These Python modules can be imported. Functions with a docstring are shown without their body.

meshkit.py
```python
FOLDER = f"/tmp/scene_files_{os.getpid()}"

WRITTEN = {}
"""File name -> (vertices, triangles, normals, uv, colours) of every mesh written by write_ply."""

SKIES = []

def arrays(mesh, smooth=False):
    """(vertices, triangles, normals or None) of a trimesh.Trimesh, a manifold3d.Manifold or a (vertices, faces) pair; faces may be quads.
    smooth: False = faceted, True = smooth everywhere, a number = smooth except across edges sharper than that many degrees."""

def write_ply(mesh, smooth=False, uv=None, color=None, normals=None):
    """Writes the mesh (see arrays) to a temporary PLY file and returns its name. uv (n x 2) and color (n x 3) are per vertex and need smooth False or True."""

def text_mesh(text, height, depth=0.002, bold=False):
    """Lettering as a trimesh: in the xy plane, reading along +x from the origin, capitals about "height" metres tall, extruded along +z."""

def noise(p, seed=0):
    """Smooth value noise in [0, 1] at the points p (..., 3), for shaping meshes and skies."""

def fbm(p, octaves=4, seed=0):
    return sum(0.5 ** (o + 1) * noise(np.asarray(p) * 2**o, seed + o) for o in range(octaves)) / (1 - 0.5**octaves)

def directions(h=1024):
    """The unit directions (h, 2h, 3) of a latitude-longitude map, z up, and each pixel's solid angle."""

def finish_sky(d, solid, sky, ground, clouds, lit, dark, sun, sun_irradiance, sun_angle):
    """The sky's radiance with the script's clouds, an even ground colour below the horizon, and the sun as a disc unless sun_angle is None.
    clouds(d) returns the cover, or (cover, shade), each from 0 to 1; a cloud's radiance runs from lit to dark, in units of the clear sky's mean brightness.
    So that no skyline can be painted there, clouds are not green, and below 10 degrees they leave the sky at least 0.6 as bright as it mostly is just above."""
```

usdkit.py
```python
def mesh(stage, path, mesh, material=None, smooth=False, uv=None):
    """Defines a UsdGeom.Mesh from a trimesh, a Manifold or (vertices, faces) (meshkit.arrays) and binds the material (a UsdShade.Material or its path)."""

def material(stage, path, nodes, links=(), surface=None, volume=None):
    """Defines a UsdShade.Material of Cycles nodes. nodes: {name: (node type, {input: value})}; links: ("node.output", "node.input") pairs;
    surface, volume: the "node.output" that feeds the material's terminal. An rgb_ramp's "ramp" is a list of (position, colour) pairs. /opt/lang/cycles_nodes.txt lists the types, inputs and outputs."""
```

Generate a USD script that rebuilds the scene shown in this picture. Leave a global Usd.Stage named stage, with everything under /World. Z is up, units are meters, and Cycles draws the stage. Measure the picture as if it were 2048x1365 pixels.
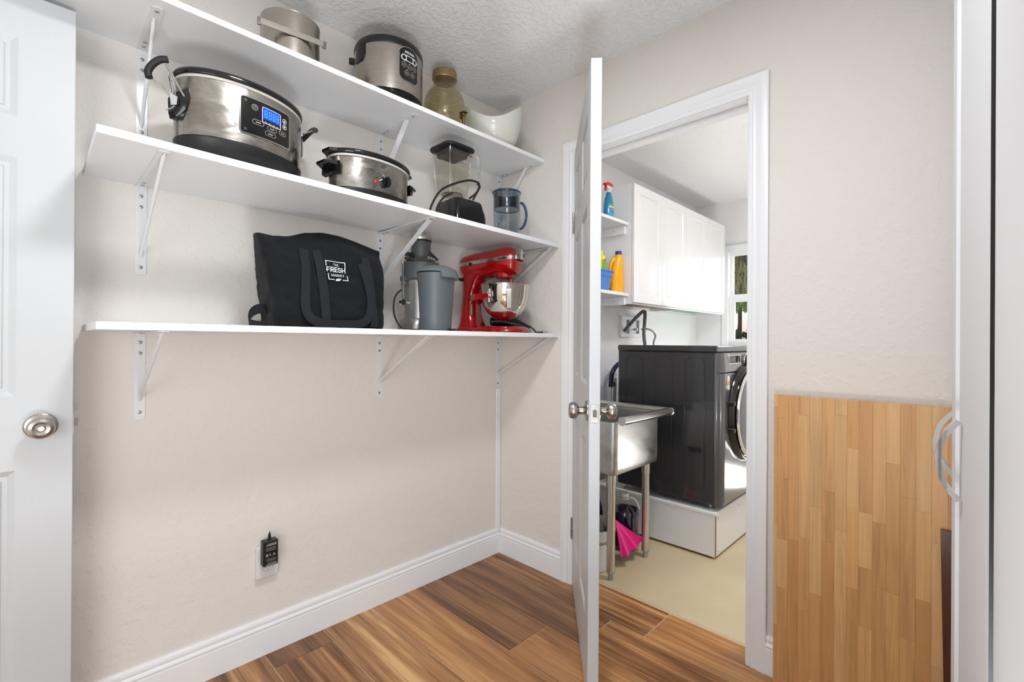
import math, random
import numpy as np
import trimesh, manifold3d
from manifold3d import Manifold
from shapely.geometry import Polygon, Point, LineString, box as sbox
from shapely.ops import unary_union
from shapely import affinity
import meshkit, usdkit
from pxr import Usd, UsdGeom, UsdLux, UsdShade, Gf, Sdf

random.seed(7)
rng = np.random.default_rng(7)
stage = Usd.Stage.CreateInMemory()
UsdGeom.SetStageUpAxis(stage, 'Z')
UsdGeom.SetStageMetersPerUnit(stage, 1.0)
UsdGeom.Xform.Define(stage, '/World')

# ------------------------------------------------------------------ camera, sky, sun, lights, exposure
EYE = 1.16183
yaw, pitch, roll = math.radians(44.442), math.atan(1.5 / 938.66), 0.006392
fw = np.array([math.cos(yaw) * math.cos(pitch), math.sin(yaw) * math.cos(pitch), math.sin(pitch)])
r0 = np.array([math.sin(yaw), -math.cos(yaw), 0.0]); u0 = np.cross(r0, fw)
rt = r0 * math.cos(roll) + u0 * math.sin(roll); up = -r0 * math.sin(roll) + u0 * math.cos(roll)
cam = UsdGeom.Camera.Define(stage, '/World/camera')
M4 = Gf.Matrix4d(*rt, 0, *up, 0, *(-fw), 0, 0, 0, EYE, 1)
cam.AddTransformOp().Set(M4)
cam.CreateHorizontalApertureAttr(36.0)
cam.CreateFocalLengthAttr(36.0 * 938.66 / 2048)
cam.CreateClippingRangeAttr((0.05, 500.0))
cam.CreateExposureAttr(0.09)

def light_xf(l, pos, rot=(0, 0, 0)):
    x = UsdGeom.Xformable(l); x.AddTranslateOp().Set(Gf.Vec3d(*pos)); x.AddRotateXYZOp().Set(Gf.Vec3f(*rot))

dome = UsdLux.DomeLight.Define(stage, '/World/sky')
dome.CreateColorAttr(Gf.Vec3f(0.86, 0.93, 1.0)); dome.CreateIntensityAttr(1.2)
sun = UsdLux.DistantLight.Define(stage, '/World/sun')
sun.CreateIntensityAttr(5.0); sun.CreateAngleAttr(0.6); sun.CreateColorAttr(Gf.Vec3f(1, .95, .86))
light_xf(sun, (0, 0, 0), (38, -28, 0))
lamp = UsdLux.DiskLight.Define(stage, '/World/pantry_lamp_light')
lamp.CreateRadiusAttr(0.14); lamp.CreateIntensityAttr(94.0); lamp.CreateColorAttr(Gf.Vec3f(.945, .965, 1.0))
light_xf(lamp, (0.50, 0.58, 2.41))
hall = UsdLux.RectLight.Define(stage, '/World/hall_fill_light')  # added soft fill from behind the camera, no window modelled here
hall.CreateWidthAttr(2.2); hall.CreateHeightAttr(2.0); hall.CreateIntensityAttr(4.9); hall.CreateColorAttr(Gf.Vec3f(.91, .955, 1.0))
light_xf(hall, (-2.45, -2.45, 1.25), (90, 0, -45))
bounce = UsdLux.DiskLight.Define(stage, '/World/pantry_ceiling_fill_light')  # added upward fill light that brightens the pantry ceiling and shelf undersides
bounce.CreateRadiusAttr(0.30); bounce.CreateIntensityAttr(30.0); bounce.CreateColorAttr(Gf.Vec3f(.91, .955, 1.0))
light_xf(bounce, (0.16, -0.10, 0.40), (180, 0, 0))
bounce2 = UsdLux.DiskLight.Define(stage, '/World/laundry_ceiling_fill_light')  # second added upward fill, for the laundry ceiling
bounce2.CreateRadiusAttr(0.30); bounce2.CreateIntensityAttr(21.0)
light_xf(bounce2, (3.3, 0.60, 0.25), (180, 0, 0))
lamp2 = UsdLux.DiskLight.Define(stage, '/World/laundry_lamp_light')
lamp2.CreateRadiusAttr(0.16); lamp2.CreateIntensityAttr(62.0); lamp2.CreateColorAttr(Gf.Vec3f(1, 1, 1))
light_xf(lamp2, (2.3, 0.35, 2.41))

# ------------------------------------------------------------------ helpers
def lin(c):
    c = np.asarray(c, float) / 255.0
    return tuple(np.where(c <= 0.04045, c / 12.92, ((c + 0.055) / 1.055) ** 2.4))

LOOK = '/World/Looks/'
UsdGeom.Scope.Define(stage, '/World/Looks')

def mat(name, rgb, rough=.5, metal=0., spec=.5, coat=0., bump=None, aniso=0., trans=0., emit=None, coat_rough=.05):
    p = {'base_color': lin(rgb), 'roughness': rough, 'metallic': metal, 'specular_ior_level': spec}
    if coat: p['coat_weight'] = coat; p['coat_roughness'] = coat_rough
    if trans: p['transmission_weight'] = trans
    if emit: p['emission_color'] = lin(emit[0]); p['emission_strength'] = emit[1]
    nodes, links = {'p': ('principled_bsdf', p)}, []
    if bump:                                      # (scale vector, strength, distance, lo, hi)
        sc, st, di, lo, hi = bump
        nodes.update({'g': ('geometry', {}), 'm': ('mapping', {'scale': sc}), 'n': ('noise_texture', {'scale': 1.0, 'detail': 3.0, 'roughness': .55}),
                      'r': ('map_range', {'range_type': 'smoothstep', 'from_min': lo, 'from_max': hi}), 'b': ('bump', {'strength': st, 'distance': di})})
        links += [('g.position', 'm.vector'), ('m.vector', 'n.vector'), ('n.fac', 'r.value'), ('r.result', 'b.height'), ('b.normal', 'p.normal')]
    return usdkit.material(stage, LOOK + name, nodes, links, surface='p.BSDF')

def thin_glass(name, tint, ior=1.45, rough=.02, gloss=1.0):
    """A thin wall of glass or clear plastic: light passes tinted, the surface mirrors by fresnel."""
    return usdkit.material(stage, LOOK + name, {
        't': ('transparent_bsdf', {'color': lin(tint)}), 'g': ('glossy_bsdf', {'color': (gloss,) * 3, 'roughness': rough}),
        'l': ('layer_weight', {'blend': .5}), 'w': ('math', {'math_type': 'power', 'value2': 4.}), 'f': ('math', {'math_type': 'multiply_add', 'value2': .75, 'value3': .035}), 'x': ('mix_closure', {})},
        [('l.facing', 'w.value1'), ('w.value', 'f.value1'), ('f.value', 'x.fac'), ('t.BSDF', 'x.closure1'), ('g.BSDF', 'x.closure2')], surface='x.closure')

def grain_mat(name, cols, sc, sc2, loc, rough=.4, spec=.5, bump=.15, dist=0.6):
    """Wood: fine streaks over broad figure; cols are (position, rgb)."""
    return usdkit.material(stage, LOOK + name, {
        'g': ('geometry', {}), 'm': ('mapping', {'scale': sc, 'location': loc}), 'm2': ('mapping', {'scale': sc2, 'location': loc}),
        'n': ('noise_texture', {'scale': 1.0, 'detail': 5.0, 'roughness': .6, 'distortion': dist}),
        'n2': ('noise_texture', {'scale': 1.0, 'detail': 2.0, 'roughness': .5, 'distortion': 1.2}),
        'mx': ('mix_float', {'fac': .5}), 'r': ('rgb_ramp', {'ramp': [(a, lin(c)) for a, c in cols]}),
        'b': ('bump', {'strength': bump, 'distance': .002}), 'p': ('principled_bsdf', {'roughness': rough, 'specular_ior_level': spec})},
        [('g.position', 'm.vector'), ('g.position', 'm2.vector'), ('m.vector', 'n.vector'), ('m2.vector', 'n2.vector'), ('n.fac', 'mx.a'), ('n2.fac', 'mx.b'),
         ('mx.result', 'r.fac'), ('r.color', 'p.base_color'), ('n.fac', 'b.height'), ('b.normal', 'p.normal')], surface='p.BSDF')

def brushed(name, rgb, rough=.28, sc=(2, 2, 900), spread=.06):
    return usdkit.material(stage, LOOK + name, {
        'g': ('geometry', {}), 'm': ('mapping', {'scale': sc}), 'n': ('noise_texture', {'scale': 1.0, 'detail': 3.0}),
        'r': ('map_range', {'from_min': .3, 'from_max': .7, 'to_min': rough - spread / 2, 'to_max': rough + spread / 2}),
        'b': ('bump', {'strength': .02, 'distance': .0005}),
        'p': ('principled_bsdf', {'base_color': lin(rgb), 'metallic': 1.0})},
        [('g.position', 'm.vector'), ('m.vector', 'n.vector'), ('n.fac', 'r.value'), ('r.result', 'p.roughness'), ('n.fac', 'b.height'), ('b.normal', 'p.normal')], surface='p.BSDF')

def full(path):
    n, k = path, 0
    while stage.GetPrimAtPath(n):
        k += 1; n = f'{path}_{k:03d}'
    return n

def pth(parent):
    return '/World' if parent is None else str(parent.GetPath())

def obj(name, mesh, m, parent=None, smooth=30, label=None):
    if isinstance(mesh, list): mesh = cat(*mesh)
    g = usdkit.mesh(stage, full(pth(parent) + '/' + name), mesh, m, smooth=smooth)
    p = g.GetPrim()
    if label: p.SetCustomDataByKey('label', label)
    return p

def thing(name, label=None, cat_=None, loc=(0, 0, 0), rotz=0., group=None, kind=None):
    x = UsdGeom.Xform.Define(stage, full('/World/' + name))
    x.AddTranslateOp().Set(Gf.Vec3d(*map(float, loc)))
    if rotz: x.AddRotateZOp().Set(float(rotz))
    return tag(x.GetPrim(), label, cat_, group, kind)

def tag(p, label=None, cat_=None, group=None, kind=None):
    for k, v in (('label', label), ('category', cat_), ('group', group), ('kind', kind)):
        if v: p.SetCustomDataByKey(k, v)
    return p

def struct(name, mesh, m, label=None, smooth=30):
    return tag(obj(name, mesh, m, None, smooth), label, None, None, 'structure')

def T(v, f): return trimesh.Trimesh(np.asarray(v, float), np.asarray(f, int), process=False)
def cat(*ms):
    ms = [x for m in ms for x in (m if isinstance(m, (list, tuple)) else [m])]
    return trimesh.util.concatenate([tm(x) for x in ms])
def tm(m):
    if hasattr(m, 'to_mesh'):
        k = m.to_mesh(); return T(k.vert_properties[:, :3], k.tri_verts)
    return m
def mf(m):
    m = tm(m); m = trimesh.Trimesh(m.vertices, m.faces, process=True); 
    return Manifold(manifold3d.Mesh(np.asarray(m.vertices, np.float32), np.asarray(m.faces, np.uint32)))
def mv(m, d=(0, 0, 0), rz=0., rx=0., ry=0., s=None):
    m = tm(m).copy()
    if s is not None: m.apply_scale(s)
    for a, ax in ((rx, [1, 0, 0]), (ry, [0, 1, 0]), (rz, [0, 0, 1])):
        if a: m.apply_transform(trimesh.transformations.rotation_matrix(math.radians(a), ax))
    m.apply_translation(d); return m
def hull(p): return trimesh.convex.convex_hull(np.asarray(p, float))
def box(x0, x1, y0, y1, z0, z1, b=0.):
    if not b:
        m = trimesh.creation.box((x1 - x0, y1 - y0, z1 - z0)); m.apply_translation(((x0 + x1) / 2, (y0 + y1) / 2, (z0 + z1) / 2)); return m
    P = []
    for x, sx in ((x0, 1), (x1, -1)):
        for y, sy in ((y0, 1), (y1, -1)):
            for z, sz in ((z0, 1), (z1, -1)):
                P += [(x, y + sy * b, z + sz * b), (x + sx * b, y, z + sz * b), (x + sx * b, y + sy * b, z)]
    return hull(P)
def rbox(x0, x1, y0, y1, z0, z1, r, n=3):
    """box with round edges"""
    s = trimesh.creation.icosphere(n - 1, r).vertices
    return hull(np.vstack([s + (x, y, z) for x in (x0 + r, x1 - r) for y in (y0 + r, y1 - r) for z in (z0 + r, z1 - r)]))
def lathe(prof, n=48, c=(0, 0, 0), sx=1., sy=1.):
    prof = [(max(r, 0), z) for r, z in prof]; a = np.arange(n) * 2 * np.pi / n
    v, f, idx = [], [], []
    for r, z in prof:
        if r < 1e-7: idx.append([len(v)] * n); v.append((0, 0, z))
        else: idx.append(list(range(len(v), len(v) + n))); v += [(r * math.cos(t) * sx, r * math.sin(t) * sy, z) for t in a]
    for A, B in zip(idx, idx[1:]):
        for i in range(n):
            j = (i + 1) % n
            if A[i] != A[j]: f.append((A[i], A[j], B[j] if B[i] != B[j] else B[i]))
            if B[i] != B[j]: f.append((A[i], B[j], B[i]))
    m = T(v, f); m.apply_translation(c); return m
def spline(P, n=8):
    P = np.asarray(P, float); Q = np.vstack([2 * P[0] - P[1], P, 2 * P[-1] - P[-2]]); out = []
    for i in range(1, len(Q) - 2):
        for t in np.linspace(0, 1, n, endpoint=False):
            a, b, c, d = Q[i - 1:i + 3]
            out.append(.5 * (2 * b + (c - a) * t + (2 * a - 5 * b + 4 * c - d) * t * t + (3 * b - a - 3 * c + d) * t ** 3))
    return np.vstack([out, P[-1]])
def frames(p):
    p = np.asarray(p, float); t = np.gradient(p, axis=0); t /= np.linalg.norm(t, axis=1, keepdims=True) + 1e-12
    a = np.cross(t[0], [0, 0, 1.]) if abs(t[0][2]) < .9 else np.cross(t[0], [1., 0, 0]); A = []
    for k in range(len(p)):
        a = a - t[k] * (a @ t[k]); a /= np.linalg.norm(a); A.append(a)
    A = np.array(A); return p, t, A, np.cross(t, A)
def tube(P, r, n=8, closed=False):
    p, t, A, B = frames(P); r = np.broadcast_to(r, len(p)); an = np.arange(n) * 2 * np.pi / n
    v = (p[:, None] + r[:, None, None] * (np.cos(an)[None, :, None] * A[:, None] + np.sin(an)[None, :, None] * B[:, None])).reshape(-1, 3)
    f = []
    for i in range(len(p) - 1):
        for j in range(n):
            a, b, c, d = i * n + j, i * n + (j + 1) % n, (i + 1) * n + (j + 1) % n, (i + 1) * n + j
            f += [(a, b, c), (a, c, d)]
    for i, s in ((0, -1), (len(p) - 1, 1)):
        k = len(v); v = np.vstack([v, p[i]])
        for j in range(n):
            q = (i * n + j, i * n + (j + 1) % n, k); f.append(q if s > 0 else q[::-1])
    return T(v, f)
def ribbon(P, W, th):
    """strap: centre line P, width vector(s) W (full), thickness th"""
    P = np.asarray(P, float); W = np.broadcast_to(np.asarray(W, float), P.shape) / 2; t = np.gradient(P, axis=0)
    N = np.cross(t, W); N /= np.linalg.norm(N, axis=1, keepdims=True) + 1e-12
    return loft([np.array([p - w - n * th / 2, p + w - n * th / 2, p + w + n * th / 2, p - w + n * th / 2]) for p, w, n in zip(P, W, N)])
def loft(rings, cap=True, closed=True):
    R = [np.asarray(r, float) for r in rings]; n = len(R[0]); v = np.vstack(R); f = []
    for i in range(len(R) - 1):
        for j in range(n if closed else n - 1):
            a, b, c, d = i * n + j, i * n + (j + 1) % n, (i + 1) * n + (j + 1) % n, (i + 1) * n + j
            f += [(a, b, c), (a, c, d)]
    if cap:
        for i, s in ((0, -1), (len(R) - 1, 1)):
            k = len(v); v = np.vstack([v, R[i].mean(0)])
            for j in range(n):
                q = (i * n + j, i * n + (j + 1) % n, k); f.append(q if s > 0 else q[::-1])
    m = T(v, f)
    if closed and cap and m.volume < 0: m.invert()
    return m
def rrect(w, d, r, n=6, cx=0., cy=0.):
    r = min(r, w / 2 - 1e-5, d / 2 - 1e-5); out = []
    for sx, sy, a0 in ((1, 1, 0), (-1, 1, 90), (-1, -1, 180), (1, -1, 270)):
        for k in range(n + 1):
            a = math.radians(a0 + 90 * k / n); out.append((cx + sx * (w / 2 - r) + r * math.cos(a), cy + sy * (d / 2 - r) + r * math.sin(a)))
    return np.array(out)
def at_z(p2, z): p2 = np.asarray(p2); return np.column_stack([p2, np.full(len(p2), float(z))])
def ell(a, b, n=72): t = np.arange(n) * 2 * np.pi / n; return np.column_stack([a * np.cos(t), b * np.sin(t)])
def ext(poly, d):
    gs = getattr(poly, 'geoms', [poly]); return cat(*[trimesh.creation.extrude_polygon(g, d, engine='earcut') for g in gs if g.area > 1e-9])
def front(m):                                   # drawn in xy, thick along +z  ->  stands in xz, thick towards -y
    m = tm(m).copy(); v = m.vertices.copy(); m.vertices = np.column_stack([v[:, 0], -v[:, 2], v[:, 1]]); return m
def left(m):                                    # drawn in xy seen from -x side: x -> -y, y -> z, thick towards -x
    m = tm(m).copy(); v = m.vertices.copy(); m.vertices = np.column_stack([-v[:, 2], -v[:, 0], v[:, 1]]); return m
def rpoly(w, h, r, cx=0., cy=0.): return Polygon(rrect(w, h, r, 5, cx, cy))
def ringpoly(p, t): return p.difference(p.buffer(-t))
def wrap(m, A, B, t0=0., z0=0., sub=.012):
    """lays a flat drawing (x, y, thick z) around the front of an upright ellipse of half axes A, B, its middle at angle t0 from -y"""
    m = tm(m); v, f = trimesh.remesh.subdivide_to_size(m.vertices, m.faces, sub) if sub else (m.vertices, m.faces)
    tt = np.linspace(-2.5, 2.5, 2001); d = np.hypot(A * np.cos(tt), B * np.sin(tt)); s = np.concatenate([[0], np.cumsum((d[1:] + d[:-1]) / 2 * np.diff(tt))])
    s -= np.interp(t0, tt, s); t = np.interp(v[:, 0], s, tt)
    nx, ny = np.sin(t) / A, -np.cos(t) / B; k = np.hypot(nx, ny)
    return T(np.column_stack([A * np.sin(t) + nx / k * v[:, 2], -B * np.cos(t) + ny / k * v[:, 2], v[:, 1] + z0]), f)
def text(s, h, depth=.0008, bold=False, center=True):
    m = meshkit.text_mesh(s, h, depth, bold)
    if center: b = m.bounds; m.apply_translation((-(b[0][0] + b[1][0]) / 2, -h / 2, 0))
    return m
def cyl(p, q, r, n=20): return tube(np.array([p, q], float), r, n)

# ------------------------------------------------------------------ materials
wall_m = mat('wall_paint', (232, 226, 219), .75, spec=.25, bump=((34, 34, 34), .22, .003, .5, .62))
ceil_m = mat('ceiling_paint', (242, 242, 243), .8, spec=.2, bump=((60, 60, 60), .5, .004, .46, .6))
lwall_m = mat('laundry_wall_paint', (240, 240, 242), .6, spec=.3, bump=((40, 40, 40), .3, .003, .5, .62))
trim_m = mat('trim_paint', (242, 243, 245), .32, spec=.5)
door_m = mat('door_paint', (202, 204, 206), .36, spec=.45, bump=((90, 90, 5), .06, .001, .35, .65))
shelf_m = mat('white_melamine', (240, 241, 243), .3, spec=.45)
shelf_edge_m = mat('white_edge_band', (246, 246, 247), .3, spec=.45)
brkt_m = mat('white_powder_coat', (232, 233, 235), .3, spec=.5)
screw_m = mat('zinc_screw', (165, 165, 164), .35, .8)
steel_m = brushed('brushed_steel', (176, 170, 160), .27)
steel_v = mat('polished_steel', (200, 196, 188), .12, 1.)
smudge_m = usdkit.material(stage, LOOK + 'smudged_steel', {'g': ('geometry', {}), 'm': ('mapping', {'scale': (9, 9, 16)}), 'n': ('noise_texture', {'scale': 1., 'detail': 5., 'roughness': .6, 'distortion': .8}),
    'r': ('map_range', {'from_min': .35, 'from_max': .65, 'to_min': .14, 'to_max': .34}), 'c': ('rgb_ramp', {'ramp': [(0, lin((128, 124, 117))), (.55, lin((168, 164, 157))), (1, lin((182, 178, 172)))]}),
    'p': ('principled_bsdf', {'metallic': 1.})}, [('g.position', 'm.vector'), ('m.vector', 'n.vector'), ('n.fac', 'r.value'), ('n.fac', 'c.fac'), ('c.color', 'p.base_color'), ('r.result', 'p.roughness')], surface='p.BSDF')
mirror_m = mat('mirror_steel', (222, 216, 206), .035, 1.)
chrome_m = mat('chrome', (225, 225, 226), .07, 1.)
nickel_m = brushed('satin_nickel', (176, 172, 167), .26, (120, 120, 120), .08)
blackgl_m = mat('gloss_black', (14, 14, 15), .12, spec=.55)
black_m = mat('black_plastic', (20, 20, 21), .38)
rubber_m = mat('black_rubber', (22, 22, 23), .55)
darkgrey_m = mat('dark_grey_plastic', (74, 77, 79), .36)
binlid_m = mat('grey_bin_plastic', (98, 106, 109), .34)
bin_m = mat('grey_bin_body_plastic', (88, 95, 98), .4)
silver_m = mat('silver_paint', (158, 158, 154), .36, .75)
red_m = mat('red_enamel', (158, 4, 9), .16, spec=.55, coat=.6)
white_print = mat('white_print', (225, 226, 228), .5)
grey_print = mat('grey_print', (150, 150, 148), .5)
dark_print = mat('dark_print', (30, 30, 32), .5)
screen_m = mat('blue_screen', (8, 40, 160), .2, emit=((20, 80, 255), .9))
digit_m = mat('blue_digit', (60, 130, 255), .3, emit=((70, 140, 255), 1.2))
redlamp_m = mat('red_lamp', (190, 10, 16), .15, coat=.5)
ceramic_m = mat('white_ceramic', (222, 222, 212), .14, spec=.55, coat=.3)
cream_rim_m = mat('cream_rim', (196, 193, 184), .3)
sink_m = usdkit.material(stage, LOOK + 'sink_steel', {'g': ('geometry', {}), 'm': ('mapping', {'scale': (5, 5, 9)}), 'n': ('noise_texture', {'scale': 1., 'detail': 4., 'distortion': .6}), 'r': ('map_range', {'from_min': .35, 'from_max': .65, 'to_min': .30, 'to_max': .44}), 'c': ('rgb_ramp', {'ramp': [(.3, lin((176, 176, 174))), (.7, lin((205, 205, 203)))]}), 'p': ('principled_bsdf', {'metallic': .9})}, [('g.position', 'm.vector'), ('m.vector', 'n.vector'), ('n.fac', 'r.value'), ('n.fac', 'c.fac'), ('c.color', 'p.base_color'), ('r.result', 'p.roughness')], surface='p.BSDF')
leg_m = mat('sink_tube_steel', (206, 204, 200), .24, .95)
glass_m = thin_glass('clear_plastic', (251, 250, 246), 1.45, .03)
jarglass_m = thin_glass('tinted_glass', (246, 243, 230), 1.5, .03)
ribglass_m = mat('solid_clear_plastic', (245, 245, 240), .05, trans=1.)
blueglass_m = thin_glass('blue_clear_plastic', (236, 240, 243), 1.45, .03)
bluedark_m = thin_glass('blue_tinted_rim', (150, 168, 190), 1.5, .05)
bluehandle_m = mat('blue_handle_plastic', (70, 96, 142), .15, trans=.6)
brass_m = mat('antique_brass', (140, 116, 76), .28, 1.)
bronze_m = mat('bronze_cap', (150, 128, 92), .4, .6)
fabric_m = usdkit.material(stage, LOOK + 'black_canvas', {'g': ('geometry', {}), 'n': ('noise_texture', {'scale': 900., 'detail': 1.}), 'n2': ('noise_texture', {'scale': 14., 'detail': 3.}), 'b': ('bump', {'strength': .3, 'distance': .001}), 'b2': ('bump', {'strength': .35, 'distance': .012}),
    'p': ('principled_bsdf', {'base_color': lin((17, 18, 20)), 'roughness': .85, 'sheen_weight': .06, 'specular_ior_level': .2})},
    [('g.position', 'n.vector'), ('g.position', 'n2.vector'), ('n2.fac', 'b2.height'), ('b2.normal', 'b.normal'), ('n.fac', 'b.height'), ('b.normal', 'p.normal')], surface='p.BSDF')
strap_m = mat('black_webbing', (33, 35, 38), .8, spec=.2, bump=((300, 300, 700), .4, .001, .4, .6))
navy_m = mat('navy_plastic', (28, 26, 66), .25)
alu_m = mat('grey_pole_metal', (168, 168, 168), .4, .5)
whitepl_m = mat('white_plastic', (228, 228, 228), .35)
caddy_m = mat('blue_plastic', (62, 122, 205), .35)
yellow_m = mat('orange_yellow_plastic', (250, 176, 10), .3)
lemon_m = mat('lemon_plastic', (240, 226, 40), .35)
bluecap_m = mat('dark_blue_cap', (28, 60, 140), .35)
winblue_m = mat('blue_liquid', (0, 130, 178), .12, coat=.5)
winlabel_m = mat('blue_label', (60, 165, 215), .4)
redcap_m = mat('red_trigger', (214, 28, 32), .3)
pink_m = usdkit.material(stage, LOOK + 'pink_cloth', {'g': ('geometry', {}), 'n': ('noise_texture', {'scale': 500., 'detail': 2.}), 'b': ('bump', {'strength': .5, 'distance': .002}), 'p': ('principled_bsdf', {'base_color': lin((226, 10, 128)), 'roughness': .9, 'sheen_weight': .4, 'specular_ior_level': .1})},
    [('g.position', 'n.vector'), ('n.fac', 'b.height'), ('b.normal', 'p.normal')], surface='p.BSDF')
purple_m = mat('purple_liquid', (34, 14, 62), .12, coat=.4)
bucket_m = mat('bucket_plastic', (226, 224, 220), .35)
washer_m = mat('graphite_enamel', (50, 50, 53), .2, spec=.5, coat=.5)
washer_front_m = mat('graphite_front', (92, 92, 95), .18, .35, coat=.6)
washer_glass_m = mat('dark_door_glass', (84, 85, 88), .08, coat=.5)
cup_m = mat('cupboard_paint', (216, 217, 219), .5, spec=.35)
cab_m = mat('cabinet_paint', (240, 240, 241), .22, spec=.5)
cabwood_m = mat('cabinet_underside_wood', (138, 106, 66), .5)
green_m = mat('green_underside', (120, 176, 160), .5)  # even green tone for the underside of the second cabinet
ped_m = mat('pedestal_paint', (232, 233, 235), .45, bump=((8, 8, 8), .1, .002, .4, .6))
rawwood_m = mat('raw_wood_edge', (156, 118, 72), .6)
lfloor_m = usdkit.material(stage, LOOK + 'tan_floor_paint', {'g': ('geometry', {}), 'n': ('noise_texture', {'scale': 3., 'detail': 4.}), 'r': ('rgb_ramp', {'ramp': [(.3, lin((196, 180, 146))), (.7, lin((210, 194, 160)))]}), 'p': ('principled_bsdf', {'roughness': .4, 'specular_ior_level': .4})},
    [('g.position', 'n.vector'), ('n.fac', 'r.fac'), ('r.color', 'p.base_color')], surface='p.BSDF')
grout_m = mat('grout', (206, 178, 146), .8)
hose_m = mat('grey_hose', (104, 106, 110), .5, bump=((1, 1, 400), .5, .002, .3, .7))
braid_m = mat('braided_steel', (170, 170, 170), .3, .8, bump=((400, 400, 400), .6, .002, .4, .6))
pane_m = usdkit.material(stage, LOOK + 'window_pane', {'t': ('transparent_bsdf', {}), 'g': ('glossy_bsdf', {'roughness': .01}), 'x': ('mix_closure', {'fac': .03})}, [ ('t.BSDF', 'x.closure1'), ('g.BSDF', 'x.closure2')], surface='x.closure')
WOOD = [[(.30, (72, 46, 30)), (.42, (120, 80, 50)), (.52, (160, 112, 72)), (.66, (214, 164, 108))],
        [(.30, (84, 56, 36)), (.42, (144, 100, 63)), (.54, (186, 138, 90)), (.66, (226, 182, 128))],
        [(.30, (70, 46, 31)), (.43, (112, 76, 50)), (.55, (150, 106, 70)), (.68, (186, 140, 96))],
        [(.30, (92, 60, 38)), (.42, (152, 104, 64)), (.54, (182, 130, 82)), (.66, (214, 164, 110))]]
plank_ms = [grain_mat(f'wood_tile_{i}', WOOD[i % 4], (48, 1.7, 48), (9, .6, 9), (i * 3.7, i * 5.3, 0), .3, .45, .1, 1.0) for i in range(8)]
BUT = [(221, 172, 118), (214, 163, 108), (226, 180, 126), (211, 160, 107), (221, 170, 112), (218, 174, 122), (205, 153, 100)]
stave_ms = [grain_mat(f'beech_stave_{i}', [(.3, tuple(int(c * .86) for c in b)), (.5, b), (.72, tuple(min(255, int(c * 1.06)) for c in b))], (70, 70, 3.5), (16, 16, 1.3), (i * 2.1, i * 1.3, i * 4.1), .36, .4, .05, 1.2) for i, b in enumerate(BUT)]
darkwood_m = grain_mat('dark_cherry_wood', [(.3, (70, 36, 20)), (.6, (98, 54, 30)), (.8, (126, 74, 40))], (50, 50, 3), (8, 8, 1), (1, 2, 3), .3)

# ------------------------------------------------------------------ the room
DA, DB, WT, CH = 1.8731, 1.8190, 0.111, 2.44
D0, D1, DH = 0.585, 1.362, 2.056                       # doorway to the laundry: clear opening
struct('wall_back', box(-.9, DB + .05, DA, DA + .12, 0, CH), wall_m, 'greige textured wall behind the three white shelves')
struct('wall_laundry_back', box(DB + .05, 4.52, DA, DA + .12, 0, CH), lwall_m, 'white textured laundry wall behind cabinets and washer')
wb = cat(box(DB, DB + WT, -.60, D0 - .02, 0, CH), box(DB, DB + WT, D1 + .02, DA, 0, CH), box(DB, DB + WT, D0 - .02, D1 + .02, DH + .02, CH))
struct('wall_right', wb, wall_m, 'greige textured wall with the doorway to the laundry')
wl = cat(box(-.82, -.70, 1.735, DA, 0, CH), box(-.82, -.70, -.36, 1.735, 2.07, CH), box(-.82, .31, -.48, -.36, 2.07, CH))
struct('wall_left', wl, wall_m, 'greige wall with the entrance that the white panelled door closes')
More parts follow.
